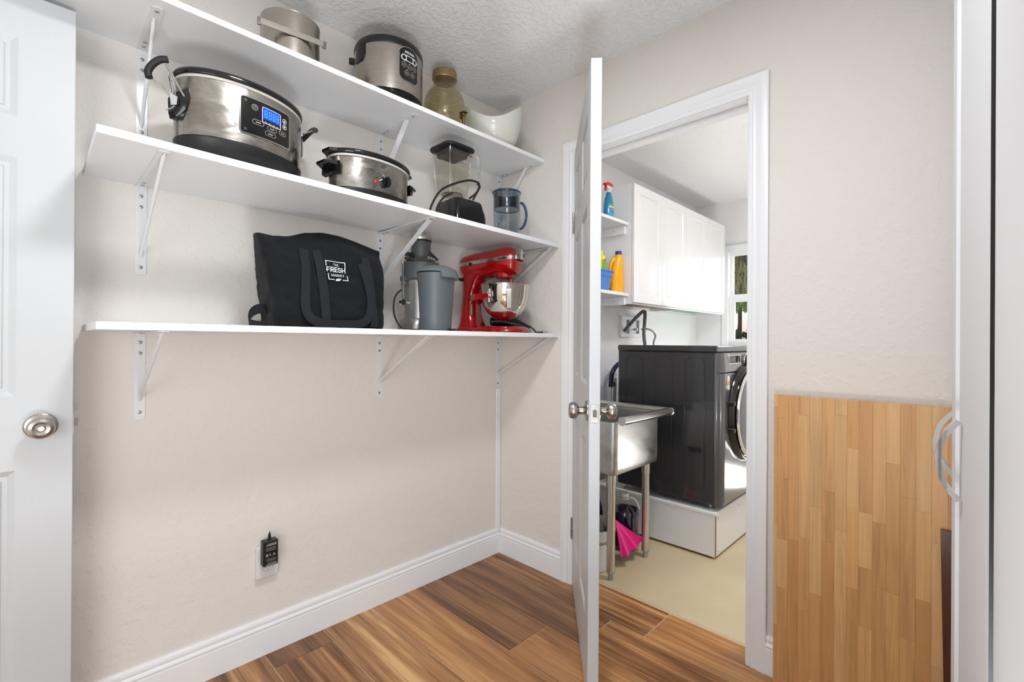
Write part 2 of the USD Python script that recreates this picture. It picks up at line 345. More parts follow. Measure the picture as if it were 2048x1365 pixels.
struct('wall_front', cat(box(.31, DB + WT, -.60, -.48, 0, CH), box(DB + WT, 4.52, -1.02, -.9, 0, CH)), wall_m)
struct('ceiling', box(-.9, 4.52, -1.62, DA + .12, CH, CH + .1), ceil_m, 'white stippled ceiling')
struct('wall_hall', cat(box(-3.5, -3.4, -3.5, 2.1, 0, CH), box(-3.4, .43, -3.5, -3.4, 0, CH), box(.31, .43, -3.4, -.6, 0, CH), box(-3.4, -.9, DA, DA + .12, 0, CH), box(-3.5, .43, -3.5, -1.62, CH, CH + .1), box(-3.5, -.9, -1.62, 2.1, CH, CH + .1)), lwall_m)
struct('floor_hall', cat(box(-3.5, -.8, -3.5, 2.1, -.05, -.001), box(-.8, .43, -3.5, -1.5, -.05, -.001)), lfloor_m)
# far laundry wall with its window
WY0, WY1, WZ0, WZ1 = .74, 1.575, 1.14, 1.985
struct('wall_laundry_far', cat(box(4.4, 4.52, WY1, DA, 0, CH), box(4.4, 4.52, -1.02, WY0, 0, CH), box(4.4, 4.52, WY0, WY1, 0, WZ0), box(4.4, 4.52, WY0, WY1, WZ1, CH)), lwall_m, 'white end wall of the laundry with the window')
w1 = thing('window_1', 'white double hung window looking out on trees', None, (4.4, 0, 0), kind='structure')
cw = .056
obj('casing', [box(-.016, 0, WY1, WY1 + cw, WZ0 - .03, WZ1 + cw, .003), box(-.016, 0, WY0 - cw, WY0, WZ0 - .03, WZ1 + cw, .003), box(-.018, 0, WY0, WY1, WZ1, WZ1 + cw, .003), box(-.03, 0, WY0 - cw, WY1 + cw, WZ0 - .03, WZ0, .003)], trim_m, w1)
def sash(z0, z1, x, st, rb, rtp):
    return [box(x, x + .03, WY1 - st, WY1, z0, z1, .002), box(x, x + .03, WY0, WY0 + st, z0, z1, .002), box(x, x + .03, WY0 + st, WY1 - st, z0, z0 + rb, .002), box(x, x + .03, WY0 + st, WY1 - st, z1 - rtp, z1, .002)]
obj('upper_sash', sash(1.565, WZ1, .05, .024, .035, .032), trim_m, w1); obj('lower_sash', sash(WZ0, 1.60, .018, .046, .058, .068), trim_m, w1)
obj('pane', box(.063, .066, WY0 + .02, WY1 - .02, 1.59, 1.96), pane_m, w1); obj('pane', box(.031, .034, WY0 + .04, WY1 - .04, 1.19, 1.54), pane_m, w1)

# floor: wood-look plank tiles, one mesh each, over a grout bed
fl = thing('floor', 'brown wood-look plank tile floor with pale grout lines', None, kind='structure')
obj('grout_bed', box(-.8, 1.932, -1.5, DA, -.05, -.003), grout_m, fl)
JO = {3: 1.40, 4: .72, 5: .68, 6: 1.76, 7: .66, 8: .70, 9: 1.239, 10: 1.074, 11: .921, 12: 1.21}
x0 = 1.698 - 11 * .219
for k in range(13):
    a, b = x0 + k * .219, x0 + (k + 1) * .219
    a, b = max(a, -.8), min(b, 1.932)
    if b - a < .02: continue
    j = JO.get(k, rng.uniform(0, 1.2))
    ys = sorted([y for y in (j + 1.22, j, j - 1.22, j - 2.44) if -1.5 < y < DA] + [-1.5, DA])
    for q, (c, d) in enumerate(zip(ys, ys[1:])):
        if d - c < .03: continue
        obj('plank', box(a + .0022, b - .0022, c + .0022, d - .0022, -.02, 0., .0012), plank_ms[int(rng.integers(0, 8))], fl, smooth=False)
struct('floor_laundry', box(1.932, 4.4, -.9, DA, -.05, -.002), lfloor_m, 'tan painted laundry floor')

# baseboards, casing, jamb
BP = [(0, 0), (.016, 0), (.016, .088), (.0135, .093), (.0155, .100), (.0135, .106), (.010, .110), (.012, .118), (.0105, .127), (.006, .1331), (0, .1331)]
def board_x(xa, xb): return loft([[(x, DA - t, z) for t, z in BP] for x in (xa, xb)])
def board_y(ya, yb): return loft([[(DB - t, y, z) for t, z in BP] for y in (ya, yb)])
struct('baseboard_back', board_x(-.70, DB), trim_m, 'white ridged baseboard along the shelf wall')
struct('baseboard_right', board_y(1.432, DA - .016), trim_m, 'short white baseboard between corner and door casing')
struct('baseboard_right', board_y(-.6, .516), trim_m, 'white baseboard between door casing and wooden slab')
CP = [(0, 0), (0, .009), (.006, .0115), (.014, .0115), (.018, .0145), (.024, .0145), (.028, .0125), (.038, .0155), (.046, .0175), (.062, .0175), (.068, .015), (.068, 0)]
def casing(face, sgn):
    path = [(D1 + .003, 0, 1, 0), (D1 + .003, DH + .004, 1, 1), (D0 - .003, DH + .004, -1, 1), (D0 - .003, 0, -1, 0)]
    return loft([[(face - sgn * t, y + oy * u, z + oz * u) for u, t in CP] for y, z, oy, oz in path])
struct('trim_1', casing(DB, 1), trim_m, 'white moulded casing around the laundry doorway')
jb = thing('trim_2', 'white door jamb lining the laundry doorway', None, kind='structure')
obj('jamb', [box(DB - .003, DB + WT + .003, D1, D1 + .02, 0, DH + .02), box(DB - .003, DB + WT + .003, D0 - .02, D0, 0, DH + .02), box(DB - .003, DB + WT + .003, D0, D1, DH, DH + .02)], trim_m, jb)
obj('door_stop', [box(DB + .042, DB + .075, D1 - .011, D1, 0, DH - .012, .002), box(DB + .042, DB + .075, D0, D0 + .011, 0, DH - .012, .002), box(DB + .042, DB + .075, D0, D1, DH - .012, DH, .002)], trim_m, jb)
obj('strike_plate', box(DB + .002, DB + .03, D0 - .001, D0 + .0012, .89, .95), nickel_m, jb)
struct('trim_3', [box(DB - .034, DB - .002, DA - .009, DA, .134, .905, .002)], trim_m, 'narrow white wooden strip running down the room corner')

# panelled doors
def door_leaf(w, h, th):
    m = mf(box(0, w, 0, th, 0, h, .0015)); cut, add = [], []
    pw = (w - .108 * 2 - .1) / 2
    for za, zb in ((.235, .816), (1.005, 1.617), (1.722, 1.929)):
        for xa in (.108, .108 + pw + .1):
            xb = xa + pw
            for y, s in ((0, 1), (th, -1)):
                q = lambda i, d: [(x, y + s * d, z) for x in (xa + i, xb - i) for z in (za + i, zb - i)]
                cut.append(hull(q(-.001, -.0006) + q(.014, .008))); add.append(hull(q(.022, .009) + q(.026, .0045) + q(.052, .002)))
        for c in cut: m = m - mf(c)
    for a in add:
        m = m + mf(a)
    return m
KP = [(0, 0), (.0335, 0), (.0335, .003), (.030, .006), (.016, .009), (.0125, .013), (.0125, .026), (.016, .029), (.0245, .034), (.0275, .042), (.0275, .049), (.024, .057), (.017, .060), (.013, .0585), (.009, .057), (0, .057)]
def knob(s): return mv(lathe(KP, 40), rx=90 if s > 0 else -90)
def build_door(p, w, h, th, latch):
    obj('leaf', door_leaf(w, h, th), door_m, p, smooth=20)
    for y, s in ((0, 1), (th, -1)):
        k = obj('knob', mv(knob(s), (w - .062, y, .925)), nickel_m, p)
        obj('lock_button' if s > 0 else 'keyhole', mv(mv(lathe([(0, 0), (.009, 0), (.009, .002), (.0065, .0045), (0, .0045)], 20), rx=90 if s > 0 else -90), (w - .062, y - s * .0565, .925)), nickel_m, k)
    lp = obj('latch_plate', box(w - .0005, w + .0012, th / 2 - .0125, th / 2 + .0125, .896, .954, .0006), nickel_m, p)
    obj('latch_bolt', hull([(w + .001, th / 2 - .006, .914), (w + .001, th / 2 + .006, .914), (w + .001, th / 2 - .006, .936), (w + .001, th / 2 + .006, .936), (w + .011, th / 2 + .006, .914), (w + .011, th / 2 + .006, .936)]), nickel_m, lp)
    for z in (.26, 1.72):
        obj('hinge', [cyl((-.004, -.004, z - .045), (-.004, -.004, z + .045), .0055, 12), cyl((-.004, -.004, z - .052), (-.004, -.004, z + .052), .0035, 10), box(-.0015, .0005, 0, th * .85, z - .044, z + .044), box(-.014, -.004, -.003, .0, z - .044, z + .044)], nickel_m, p)
d1 = thing('door_1', 'white six panel door with satin round knob, open against the shelf wall', None, (-.685, 1.745, .008), kind='structure')
build_door(d1, .762, 2.045, .035, 1)
d2 = thing('door_2', 'white door to the laundry, standing half open with satin knobs', None, (1.807, 1.360, .012), -139.299, kind='structure')
build_door(d2, .762, 2.050, .035, 1)

# ------------------------------------------------------------------ shelves
ZT, ZM, ZB = 2.0940, 1.6660, 1.2035                    # tops
YS, Y2 = 1.5611, 1.4617                                # front edges
def sag(x, y): return -.017 * np.clip((x - .1) / 1.72, 0, 1) * (.25 + .75 * (DA - y) / .41)
def zm(x, y): return ZM + float(sag(x, y))
def shelf(label, x0, x1, yf, z, th, bend=False):
    t = thing('wall_shelf', label, 'shelf')
    b, e = box(x0, x1, yf + .0012, DA - .0005, z - th, z, .0006), box(x0, x1, yf, yf + .0012, z - th, z, .0004)
    for q, m, n in ((b, shelf_m, 'board'), (e, shelf_edge_m, 'edge_band')):
        if bend:
            q = tm(q); v = q.vertices.copy(); v[:, 2] += sag(v[:, 0], v[:, 1]); q = T(v, q.faces)
        obj(n, q, m, t, smooth=False)
    return t
shelf('white melamine top shelf, shallowest, just under the ceiling', -.699, DB - .001, YS, ZT, .018)
shelf('white melamine middle shelf carrying the two slow cookers', .10, DB - .001, Y2, ZM, .0195, True)
shelf('white melamine lowest shelf carrying the black tote bag', .102, DB - .001, Y2, ZB, .0185)

def bracket(label, x, z, V, Hh, rod, bz, by):
    t = thing('shelf_bracket', label, 'bracket', (x, DA, z)); w = .028
    pv = unary_union([sbox(-w / 2, -V + .008, w / 2, 0), Polygon([(-w / 2, -V + .008), (-w / 2 + .004, -V + .002), (0, -V), (w / 2 - .004, -V + .002), (w / 2, -V + .008)])])
    obj('wall_plate', front(ext(pv, .003)), brkt_m, t)
    ph = unary_union([sbox(-w / 2, 0, w / 2, Hh - .008), Polygon([(-w / 2, Hh - .008), (-w / 2 + .004, Hh - .002), (0, Hh), (w / 2 - .004, Hh - .002), (w / 2, Hh - .008)])])
    hp = mv(ext(ph, .003), rx=180); hp.apply_translation((0, 0, 0)); obj('shelf_plate', hp, brkt_m, t)
    a, b = np.array([0, -.004, -bz]), np.array([0, -by, -.004]); d = (b - a) / np.linalg.norm(b - a)
    if rod: br = tube([a + [0, .002, -.012], a + d * .006, a + d * .03, b - d * .03, b - d * .006, b + [0, -.012, .002]], [.003, .0055, .0048, .0048, .0055, .003], 10)
    else:
        n = np.array([0, -d[2], d[1]]); ww = .0095
        br = loft([np.array([c + s * np.array([ww, 0, 0]) + k * n * .003 for s, k in ((-1, -1), (1, -1), (1, 1), (-1, 1))]) for c in (a - d * .006, a + d * .01, b - d * .01, b + d * .004)])
    obj('brace', br, brkt_m, t)
    for zz in (.032, .066, V - .024):
        s = [mv(lathe([(0, 0), (.0055, 0), (.0052, .0014), (.003, .0024), (0, .0026)], 16), (0, -.003, -zz), rx=90), box(-.0035, .0035, -.0059, -.0055, -zz - .0006, -zz + .0006)]
        obj('screw', s, screw_m, t)
    for yy in (.03, .06, Hh - .022):
        obj('screw', mv(lathe([(0, 0), (.0055, 0), (.0052, .0012), (.003, .002), (0, .0022)], 16), (0, -yy, -.003), rx=180), screw_m, t)
for nm, z, V, Hh, by, bz, bnd in (('top', ZT - .018, .285, .275, .205, .235, 0), ('middle', ZM - .0195, .28, .40, .372, .215, 1), ('lowest', ZB - .0185, .276, .40, .372, .205, 0)):
    for x, wh, rod in ((.235, 'nearest the open panelled door', 1), (1.071, 'at mid length', 0), (1.797, 'in the room corner', 0)):
        zz = z + (float(sag(x, DA)) - .0125 * (x - .1) / 1.72 if bnd else 0)
        bracket(f'white metal bracket under the {nm} shelf, {wh}', x, zz - .0004, V, Hh - (.012 if x > 1.7 else 0), rod, bz, by)

# ------------------------------------------------------------------ top shelf
t = thing('stock_pot', 'brushed stainless pot with a flat handle band, leftmost on the top shelf', 'pot', (.629, 1.72, ZT))
obj('body', lathe([(0, .001), (.09, .001), (.095, .006), (.0955, .17), (.0965, .176), (.0945, .177), (.093, .172), (.0925, .01), (0, .008)], 72), steel_m, t)
def strip(path, z0, z1, th):
    P = np.asarray(path, float); tt = np.gradient(P, axis=0); N = np.column_stack([tt[:, 1], -tt[:, 0]]); N /= np.linalg.norm(N, axis=1, keepdims=True)
    return loft([np.array([(*(p), z0), (*(p + n * th), z0), (*(p + n * th), z1), (*(p), z1)]) for p, n in zip(P, N)])
hb = obj('handle_band', mv(box(-.118, .092, -.0995, -.0972, .087, .107, .0004), rz=-8), steel_m, t)
for e in (-.114, .088): obj('end_tab', mv(box(e - .006, e + .006, -.0995, -.088, .085, .109, .002), rz=-8), steel_m, hb)

t = thing('rice_cooker', 'round steel rice cooker with black lid and oval button panel', 'rice cooker', (1.0107, 1.706, ZT))
obj('base', lathe([(0, .0), (.10, .0), (.112, .004), (.13, .030), (.134, .034), (.1345, .037), (0, .037)], 72), blackgl_m, t)
obj('body', lathe([(.1335, .036), (.135, .038), (.135, .205), (.134, .208), (0, .208)], 90), steel_m, t)
obj('lid', lathe([(0, .207), (.134, .207), (.1362, .211), (.136, .226), (.131, .238), (.118, .246), (.07, .252), (0, .254)], 90), black_m, t)
obj('hinge_cover', wrap(ext(Polygon([(-.03, .062), (.024, .062), (.024, .02), (.016, .006), (.004, 0), (-.03, 0)]), .004), .135, .135, -1.42, .146), blackgl_m, t)
obj('carry_lug', mv(box(-.154, -.130, -.008, .008, .172, .196, .003), rz=-28), blackgl_m, t)
PC = .075
def onr(m, k=.0): m = tm(m).copy(); m.apply_scale((1.06, 1.10, 1)); return wrap(mv(m, (0, 0, k)), .135, .135, PC, .131, .006)
pp = unary_union([Polygon(rrect(.082, .098, .022, 8)), affinity.translate(affinity.scale(Point(0, 0).buffer(.041, 24), 1, .62), 0, .045)])
pan = obj('control_panel', onr(ext(pp, .0022)), blackgl_m, t)
obj('panel_rim', onr(ext(pp.buffer(.0019).difference(pp.buffer(.0003)), .0026)), grey_print, pan)
obj('brand_name', onr(mv(text('AROMA', .0085, .0004, True), (0, .052, .0023))), white_print, pan)
obj('display_frame', onr(mv(ext(rpoly(.070, .021, .0104, 0, .031).difference(unary_union([rpoly(.026, .016, .003, 0, .031), Point(.0235, .031).buffer(.0075), Point(-.0235, .031).buffer(.0075)])), .0005), (0, 0, .0022))), white_print, pan)
for bx, bz in ((-.023, .006), (0, .003), (.023, .006), (-.012, -.021), (.012, -.021)):
    obj('button_ring', onr(mv(cat(ext(ringpoly(Point(bx, bz).buffer(.0095, 16), .0012), .0005), ext(sbox(bx - .005, bz - .0028, bx + .005, bz - .0012), .0004), ext(sbox(bx - .005, bz + .0008, bx + .005, bz + .0024), .0004), ext(sbox(bx - .0014, bz + .0095, bx + .0014, bz + .0125), .0005)), (0, 0, .0022))), grey_print, pan)

t = thing('drink_dispenser', 'glass drink jar with bronze screw cap and small tap on the top shelf', 'jar', (1.296, 1.708, ZT))
prof = [(0, .002), (.062, .002), (.078, .012), (.092, .05), (.096, .09), (.094, .125), (.084, .165), (.068, .195), (.056, .212), (.053, .222), (.0535, .245)]
pin = [(max(r - .004, 0), z + (.004 if i < 2 else 0)) for i, (r, z) in enumerate(prof)]
obj('glass', lathe(prof + pin[::-1], 64), jarglass_m, t, smooth=60)
for zz in (.150, .166, .182):
    rr = np.interp(zz, [p[1] for p in prof], [p[0] for p in prof]); a = np.linspace(0, 2 * np.pi, 65)
    obj('ridge', tube(np.column_stack([rr * np.cos(a), rr * np.sin(a), np.full(65, zz)]), .0012, 6), ribglass_m, t, smooth=60)
obj('cap', lathe([(0, .285), (.047, .285), (.053, .282), (.055, .276), (.055, .252), (.056, .248), (.0545, .244), (0, .244)], 64), bronze_m, t)
ta = math.radians(-75); tx, ty = math.cos(ta), math.sin(ta)
tp = obj('tap', [cyl((tx * .09, ty * .09, .062), (tx * .112, ty * .112, .062), .009), cyl((tx * .106, ty * .106, .068), (tx * .106, ty * .106, .020), .0075), lathe([(0, .074), (.010, .074), (.011, .070), (.008, .066), (0, .066)], 20, (tx * .106, ty * .106, 0))], brass_m, t)
obj('tap_lever', hull([(tx * .106 + sx * .012, ty * .106 + sy * .016, z) for sx in (-1, 1) for sy in (-1, 1) for z in (.075, .079)]), brass_m, tp)

t = thing('serving_bowl', 'large white ceramic bowl with a dipping wave rim in the corner', 'bowl', (1.585, 1.690, ZT), -45)
rings_o, rings_i = [], []
ph = np.arange(96) * 2 * np.pi / 96
for s in np.linspace(0, 1, 22):
    r = .052 + (.142 - .052) * (math.sin(s * math.pi / 2) ** .8)
    H = .166 + .050 * np.cos(2 * ph)
    hz = .002 + (1 - np.cos(s * math.pi / 2)) ** .85 * H
    rings_o.append(np.column_stack([r * np.cos(ph), .93 * r * np.sin(ph), hz])); rings_i.append(np.column_stack([(r - .006) * np.cos(ph), .93 * (r - .006) * np.sin(ph), hz + .004 * (1 - s)]))
obj('bowl', loft(rings_o + rings_i[::-1]), ceramic_m, t, smooth=50)

# ------------------------------------------------------------------ middle shelf
def to_local(loc, rz, P):
    P = np.asarray(P, float) - loc; c, s = math.cos(math.radians(-rz)), math.sin(math.radians(-rz))
    return np.column_stack([P[:, 0] * c - P[:, 1] * s, P[:, 0] * s + P[:, 1] * c, P[:, 2]])
O, RZ = np.array([.4606, 1.655, zm(.46, 1.655) + .0008]), 14
t = thing('slow_cooker', 'large oval digital slow cooker with blue display and clamp handles', 'slow cooker', O, RZ)
A, B = .186, .125
def oval(prof, A=A, B=B, n=96): return loft([at_z(ell(A + o, B + o, n), z) for o, z in prof])
obj('base', oval([(-.060, .012), (-.034, .014), (-.018, .024), (-.005, .046), (.0015, .064), (.002, .072), (-.001, .0745)]), black_m, t, smooth=50)
for fx, fy in ((-.09, -.055), (.09, -.055), (-.09, .055), (.09, .055)): obj('foot', box(fx - .02, fx + .02, fy - .015, fy + .015, 0, .0135, .002), rubber_m, t)
obj('body', oval([(-.001, .074), (0, .0745), (.001, .16), (0, .236), (-.003, .2395)]), smudge_m, t, smooth=50)
obj('crock_rim', oval([(-.006, .2385), (-.001, .2385), (.0015, .243), (-.001, .2475), (-.012, .252)]), cream_rim_m, t, smooth=50)
ld = obj('lid', oval([(-.004, .2475), (.004, .248), (.006, .256), (.003, .263), (-.010, .268), (-.03, .275), (-.07, .285), (-.105, .289)]), blackgl_m, t, smooth=50)
obj('lid_knob', loft([at_z(ell(.035, .016, 32), .283), at_z(ell(.03, .012, 32), .291), at_z(ell(.034, .016, 32), .295), at_z(ell(.03, .014, 32), .299)]), black_m, ld)
PZ = .160
pn = obj('control_panel', wrap(ext(rpoly(.156, .105, .008), .0022), A, B, .03, PZ), blackgl_m, t)
def onp(m, k=.0023, sub=.01): return wrap(mv(m, (0, 0, k)), A, B, .03, PZ, sub)
obj('panel_rim', onp(ext(ringpoly(rpoly(.163, .112, .010), .0038), .0034), 0), steel_v, pn)
for sx in (-1, 1):
    for sy in (-1, 1): obj('screw', onp(ext(Point(sx * .066, sy * .042).buffer(.0042, 12), .0012)), black_m, pn)
sc = obj('display', onp(ext(rpoly(.056, .034, .002, .012, .023), .0008)), screen_m, pn)
obj('display_frame', onp(ext(ringpoly(rpoly(.062, .048, .004, .012, .0175), .0016), .0012)), white_print, pn)
for i in range(4):
    cx = .012 - .0195 + i * .013
    seg = unary_union([sbox(cx - .0042, .0115, cx - .0026, .0335), sbox(cx + .0026, .0115, cx + .0042, .0335)] + [sbox(cx - .004, yy, cx + .004, yy + .0018) for yy in (.0115, .0216, .0317)])
    obj('digit', onp(ext(seg, .0004), .0031), digit_m, sc)
    obj('caption', onp(cat(ext(sbox(cx - .0045, -.002, cx + .0045, -.0005), .0004), ext(sbox(cx - .004, -.0045, cx + .004, -.0033), .0004))), grey_print, pn)
for bx, bz, bw, lab in ((-.030, -.012, .034, 1), (.013, -.016, .031, 1), (.050, -.014, .026, 1), (.008, -.0335, .036, 1)):
    obj('button', onp(cat(ext(ringpoly(rpoly(bw, .0145, .0072, bx, bz), .0012), .0009), ext(sbox(bx - bw * .22, bz - .0016, bx + bw * .22, bz + .0016), .0006))), grey_print, pn)
for bz, up_ in ((.028, 1), (.010, -1)):
    obj('arrow_button', onp(cat(ext(ringpoly(Point(.058, bz).buffer(.0078, 16), .0012), .0009), ext(Polygon([(.054, bz - up_ * .003), (.062, bz - up_ * .003), (.058, bz + up_ * .0045)]), .0006))), white_print, pn)
obj('power_button', onp(cat(ext(ringpoly(Point(-.040, .030).buffer(.009, 18), .0016), .0009), ext(ringpoly(Point(-.040, .030).buffer(.0045, 14), .0011), .0008), ext(sbox(-.0405, .029, -.0395, .036), .0008))), grey_print, pn)
for k, (side, wp) in enumerate((('l', dict(g=[(.214, 1.585, 1.868), (.212, 1.588, 1.885), (.221, 1.582, 1.905), (.236, 1.572, 1.920), (.252, 1.565, 1.924)], r1=[(.221, 1.590, 1.872), (.275, 1.600, 1.832)], r2=[(.248, 1.566, 1.912), (.292, 1.572, 1.838)], b=[(.266, 1.63, 1.845), (.272, 1.60, 1.855), (.300, 1.568, 1.868), (.304, 1.566, 1.840), (.294, 1.570, 1.806), (.276, 1.588, 1.782), (.266, 1.62, 1.786)])),
                            ('r', dict(g=[(.694, 1.66, 1.905), (.703, 1.70, 1.921), (.703, 1.74, 1.921), (.694, 1.775, 1.905)], r1=[(.653, 1.665, 1.880), (.697, 1.668, 1.910)], r2=[(.653, 1.77, 1.878), (.696, 1.768, 1.908)], b=[(.646, 1.66, 1.868), (.652, 1.69, 1.88), (.650, 1.73, 1.88), (.640, 1.75, 1.86), (.640, 1.745, 1.80), (.650, 1.70, 1.79), (.650, 1.67, 1.80)])))):
    q = lambda P: to_local(O, RZ, P)
    br = np.array(q(wp['b'])); c0 = np.array([0, 0, br[:, 2].mean()])
    obj('handle_bracket', hull(np.vstack([br, br * [.93, .93, 1], (br - br.mean(0)) * .7 + br.mean(0) + (br.mean(0) - c0) * .06])), blackgl_m, t)
    hd = obj('clamp_handle', tube(spline(q(wp['g']), 6), .0088, 14), rubber_m, t)
    for rk in ('r1', 'r2'): obj('handle_rod', tube(q(wp[rk]), .0029, 10), steel_v, hd)
cl = q([(.262, 1.575, 1.842), (.280, 1.572, 1.835), (.278, 1.57, 1.812), (.266, 1.575, 1.808)]); cl = to_local(O, RZ, [(.262, 1.575, 1.842), (.280, 1.572, 1.835), (.278, 1.57, 1.812), (.266, 1.575, 1.808)])
obj('clasp', [hull(np.vstack([cl, cl + [-.008, -.006, -.004]])), tube(to_local(O, RZ, [(.258, 1.59, 1.898), (.263, 1.585, 1.866), (.268, 1.58, 1.835)]), .0025, 8), tube(spline(to_local(O, RZ, [(.266, 1.60, 1.90), (.272, 1.59, 1.87), (.272, 1.58, 1.84)]), 5), .0018, 8), tube(to_local(O, RZ, [(.272, 1.575, 1.812), (.262, 1.57, 1.797), (.248, 1.57, 1.788)]), .0018, 6)], chrome_m, t)

O2, RZ2 = np.array([.8975, 1.645, zm(.9, 1.64) + .0008]), 8
t = thing('slow_cooker', 'small oval slow cooker with single dial and red light', 'slow cooker', O2, RZ2)
A, B = .163, .102
obj('base', oval([(-.03, .0), (-.012, .003), (-.006, .02), (.001, .038), (.001, .044), (-.002, .045)], A, B), black_m, t, smooth=50)
obj('body', oval([(-.002, .044), (0, .045), (.0, .150), (-.003, .1535)], A, B), smudge_m, t, smooth=50)
obj('crock_rim', oval([(-.004, .153), (.003, .153), (.004, .160), (-.004, .162)], A, B), cream_rim_m, t, smooth=50)
def wav(o): 
    e = ell(A + o, B + o, 96); return e
ld = obj('lid', oval([(-.002, .1615), (.008, .163), (.011, .170), (.008, .177), (-.008, .182), (-.03, .190), (-.07, .198), (-.09, .199)], A, B), blackgl_m, t, smooth=50)
obj('lid_knob', lathe([(0, .198), (.016, .198), (.013, .205), (.019, .211), (.014, .216), (0, .217)], 28), black_m, ld)
for s in (-1, 1):
    obj('handle', [hull([(s * (A - .004), y, z) for y in (-.045, .045) for z in (.088, .130)] + [(s * (A + .012), y, z) for y in (-.042, .042) for z in (.092, .128)]), hull([(s * (A + .006), y, z) for y in (-.045, .045) for z in (.112, .128)] + [(s * (A + .043), y, z) for y in (-.026, .026) for z in (.118, .126)])], blackgl_m, t)
    obj('lid_lug', hull([(s * (A - .01), y, z) for y in (-.04, .04) for z in (.163, .178)] + [(s * (A + .024), y, z) for y in (-.022, .022) for z in (.166, .175)]), blackgl_m, ld)
def ons(m, k=0.): return wrap(mv(m, (0, 0, k)), A, B, -.10, 0, .01)
dl = obj('dial', ons(cat(ext(Point(.006, .083).buffer(.0195, 24), .010), ext(Point(.006, .083).buffer(.0165, 24), .014), mv(ext(rpoly(.0085, .034, .003), .022), (.006, .083, 0), rz=0))), blackgl_m, t)
obj('pointer', ons(mv(ext(sbox(-.0006, 0, .0006, .012), .0004), (-.004, .094, .0145), rz=40)), white_print, dl)
obj('indicator_lamp', ons(lathe([(0, .0), (.0062, 0), (.006, .003), (.003, .0055), (0, .006)], 18, (-.030, .078, 0)), 0), redlamp_m, t)
obj('logo', ons(cat(ext(ringpoly(affinity.scale(Point(-.002, .138).buffer(.008, 16), 1.35, .8), .0011), .0005), ext(ringpoly(affinity.scale(Point(-.002, .138).buffer(.0045, 16), 1.3, .8), .0012), .0005))), dark_print, t)
obj('dial_mark', ons(cat(ext(Point(.006, .110).buffer(.0016, 8), .0004), ext(Point(.026, .100).buffer(.0016, 8), .0004), ext(Point(-.016, .103).buffer(.0014, 8), .0004), mv(text('OFF', .004, .0004), (-.020, .108, 0)), mv(text('LOW', .004, .0004), (.006, .116, 0)), mv(text('HIGH', .004, .0004), (.036, .101, 0)))), dark_print, t)

bz = zm(1.34, 1.65) + .0006
t = thing('blender', 'black based blender with clear square jar and coiled cord', 'blender', (1.343, 1.652, bz))
def sq(w, r, z, cx=0, cy=0, n=6): return at_z(rrect(w, w, r, n, cx, cy), z)
obj('base', loft([sq(.170, .016, 0), sq(.180, .020, .004), sq(.174, .020, .06), sq(.150, .022, .120), sq(.140, .022, .127), sq(.08, .03, .130)]), blackgl_m, t, smooth=50)
obj('drive_hub', [lathe([(0, .128), (.030, .128), (.026, .136), (.014, .140), (.014, .156), (0, .158)], 28)], silver_m, t)
jx, jy = -.045, -.0
def jar_ring(w, z, r=.014): return at_z(rrect(w, w, r, 5, jx, jy), z)
ja = [(.094, .146), (.102, .156), (.113, .200), (.120, .27), (.124, .345)]
obj('jar', loft([jar_ring(w, z) for w, z in ja] + [jar_ring(w - .007, z + (.004 if i == 0 else 0), .012) for i, (w, z) in reversed(list(enumerate(ja)))]), glass_m, t, smooth=40)
for sx in (-1, 1):
    for sy in (-1, 1): obj('jar_edge', tube([(jx + sx * (w / 2 - .004), jy + sy * (w / 2 - .004), z) for w, z in ja], .0032, 8), ribglass_m, t, smooth=60)
obj('jar_floor', lathe([(0, .150), (.044, .150), (.046, .153), (.044, .156), (0, .156)], 32, (jx, jy, 0)), ribglass_m, t)
obj('handle', tube(spline([(jx + .060, jy - .050, .332), (jx + .085, jy - .062, .335), (jx + .098, jy - .068, .318), (jx + .096, jy - .067, .26), (jx + .092, jy - .066, .208)], 6), [.007] * 6 + [.0075] * 6 + [.0085] * 6 + [.007] * 7, 10), ribglass_m, t, smooth=60)
a = np.linspace(0, 2 * np.pi, 96, endpoint=False)
def lidring(k, z):
    base = .070 + .016 * np.abs(np.cos(2 * (a - math.pi / 4))) ** 3
    return np.column_stack([jx + (base + k) * np.cos(a) * 1.12, jy + (base + k) * np.sin(a) * 1.12, np.full(96, z)])
ld = obj('jar_lid', loft([lidring(-.030, .318), lidring(-.026, .318), lidring(-.024, .343), lidring(.0, .344), lidring(.003, .350), lidring(0, .356), lidring(-.03, .360)]), rubber_m, t, smooth=40)
mk = [box(jx + .012, jx + .050, jy - .0625, jy - .062, .285, .292)] + [box(jx + .012, jx + .012 + (.030 if i % 3 else .04), jy - .0618, jy - .0612, .19 + i * .0085, .1912 + i * .0085) for i in range(10)]
obj('scale_marks', mk, grey_print, t)
cord = spline([(-.224, -.075, .004), (-.216, -.085, .055), (-.175, -.088, .122), (-.109, -.088, .166), (-.028, -.088, .202), (.024, -.088, .208), (.040, -.086, .196), (.030, -.080, .165), (.004, -.062, .136)], 8)
cord2 = spline([(-.192, -.078, .004), (-.186, -.084, .055), (-.158, -.088, .098), (-.112, -.086, .128)], 8)
obj('cord', tube(cord, .0046, 8), black_m, t); obj('cord', tube(cord2, .0044, 8), black_m, t)
obj('cord', tube(spline([(.020, -.066, .131), (.030, -.078, .160), (.046, -.082, .192), (.036, -.084, .2)], 6), .0046, 8), black_m, t)
obj('rear_pipe', tube(spline([(.089, -.07, .006), (.0935, -.068, .04), (.087, -.066, .085)], 6), .002, 6), black_m, t)

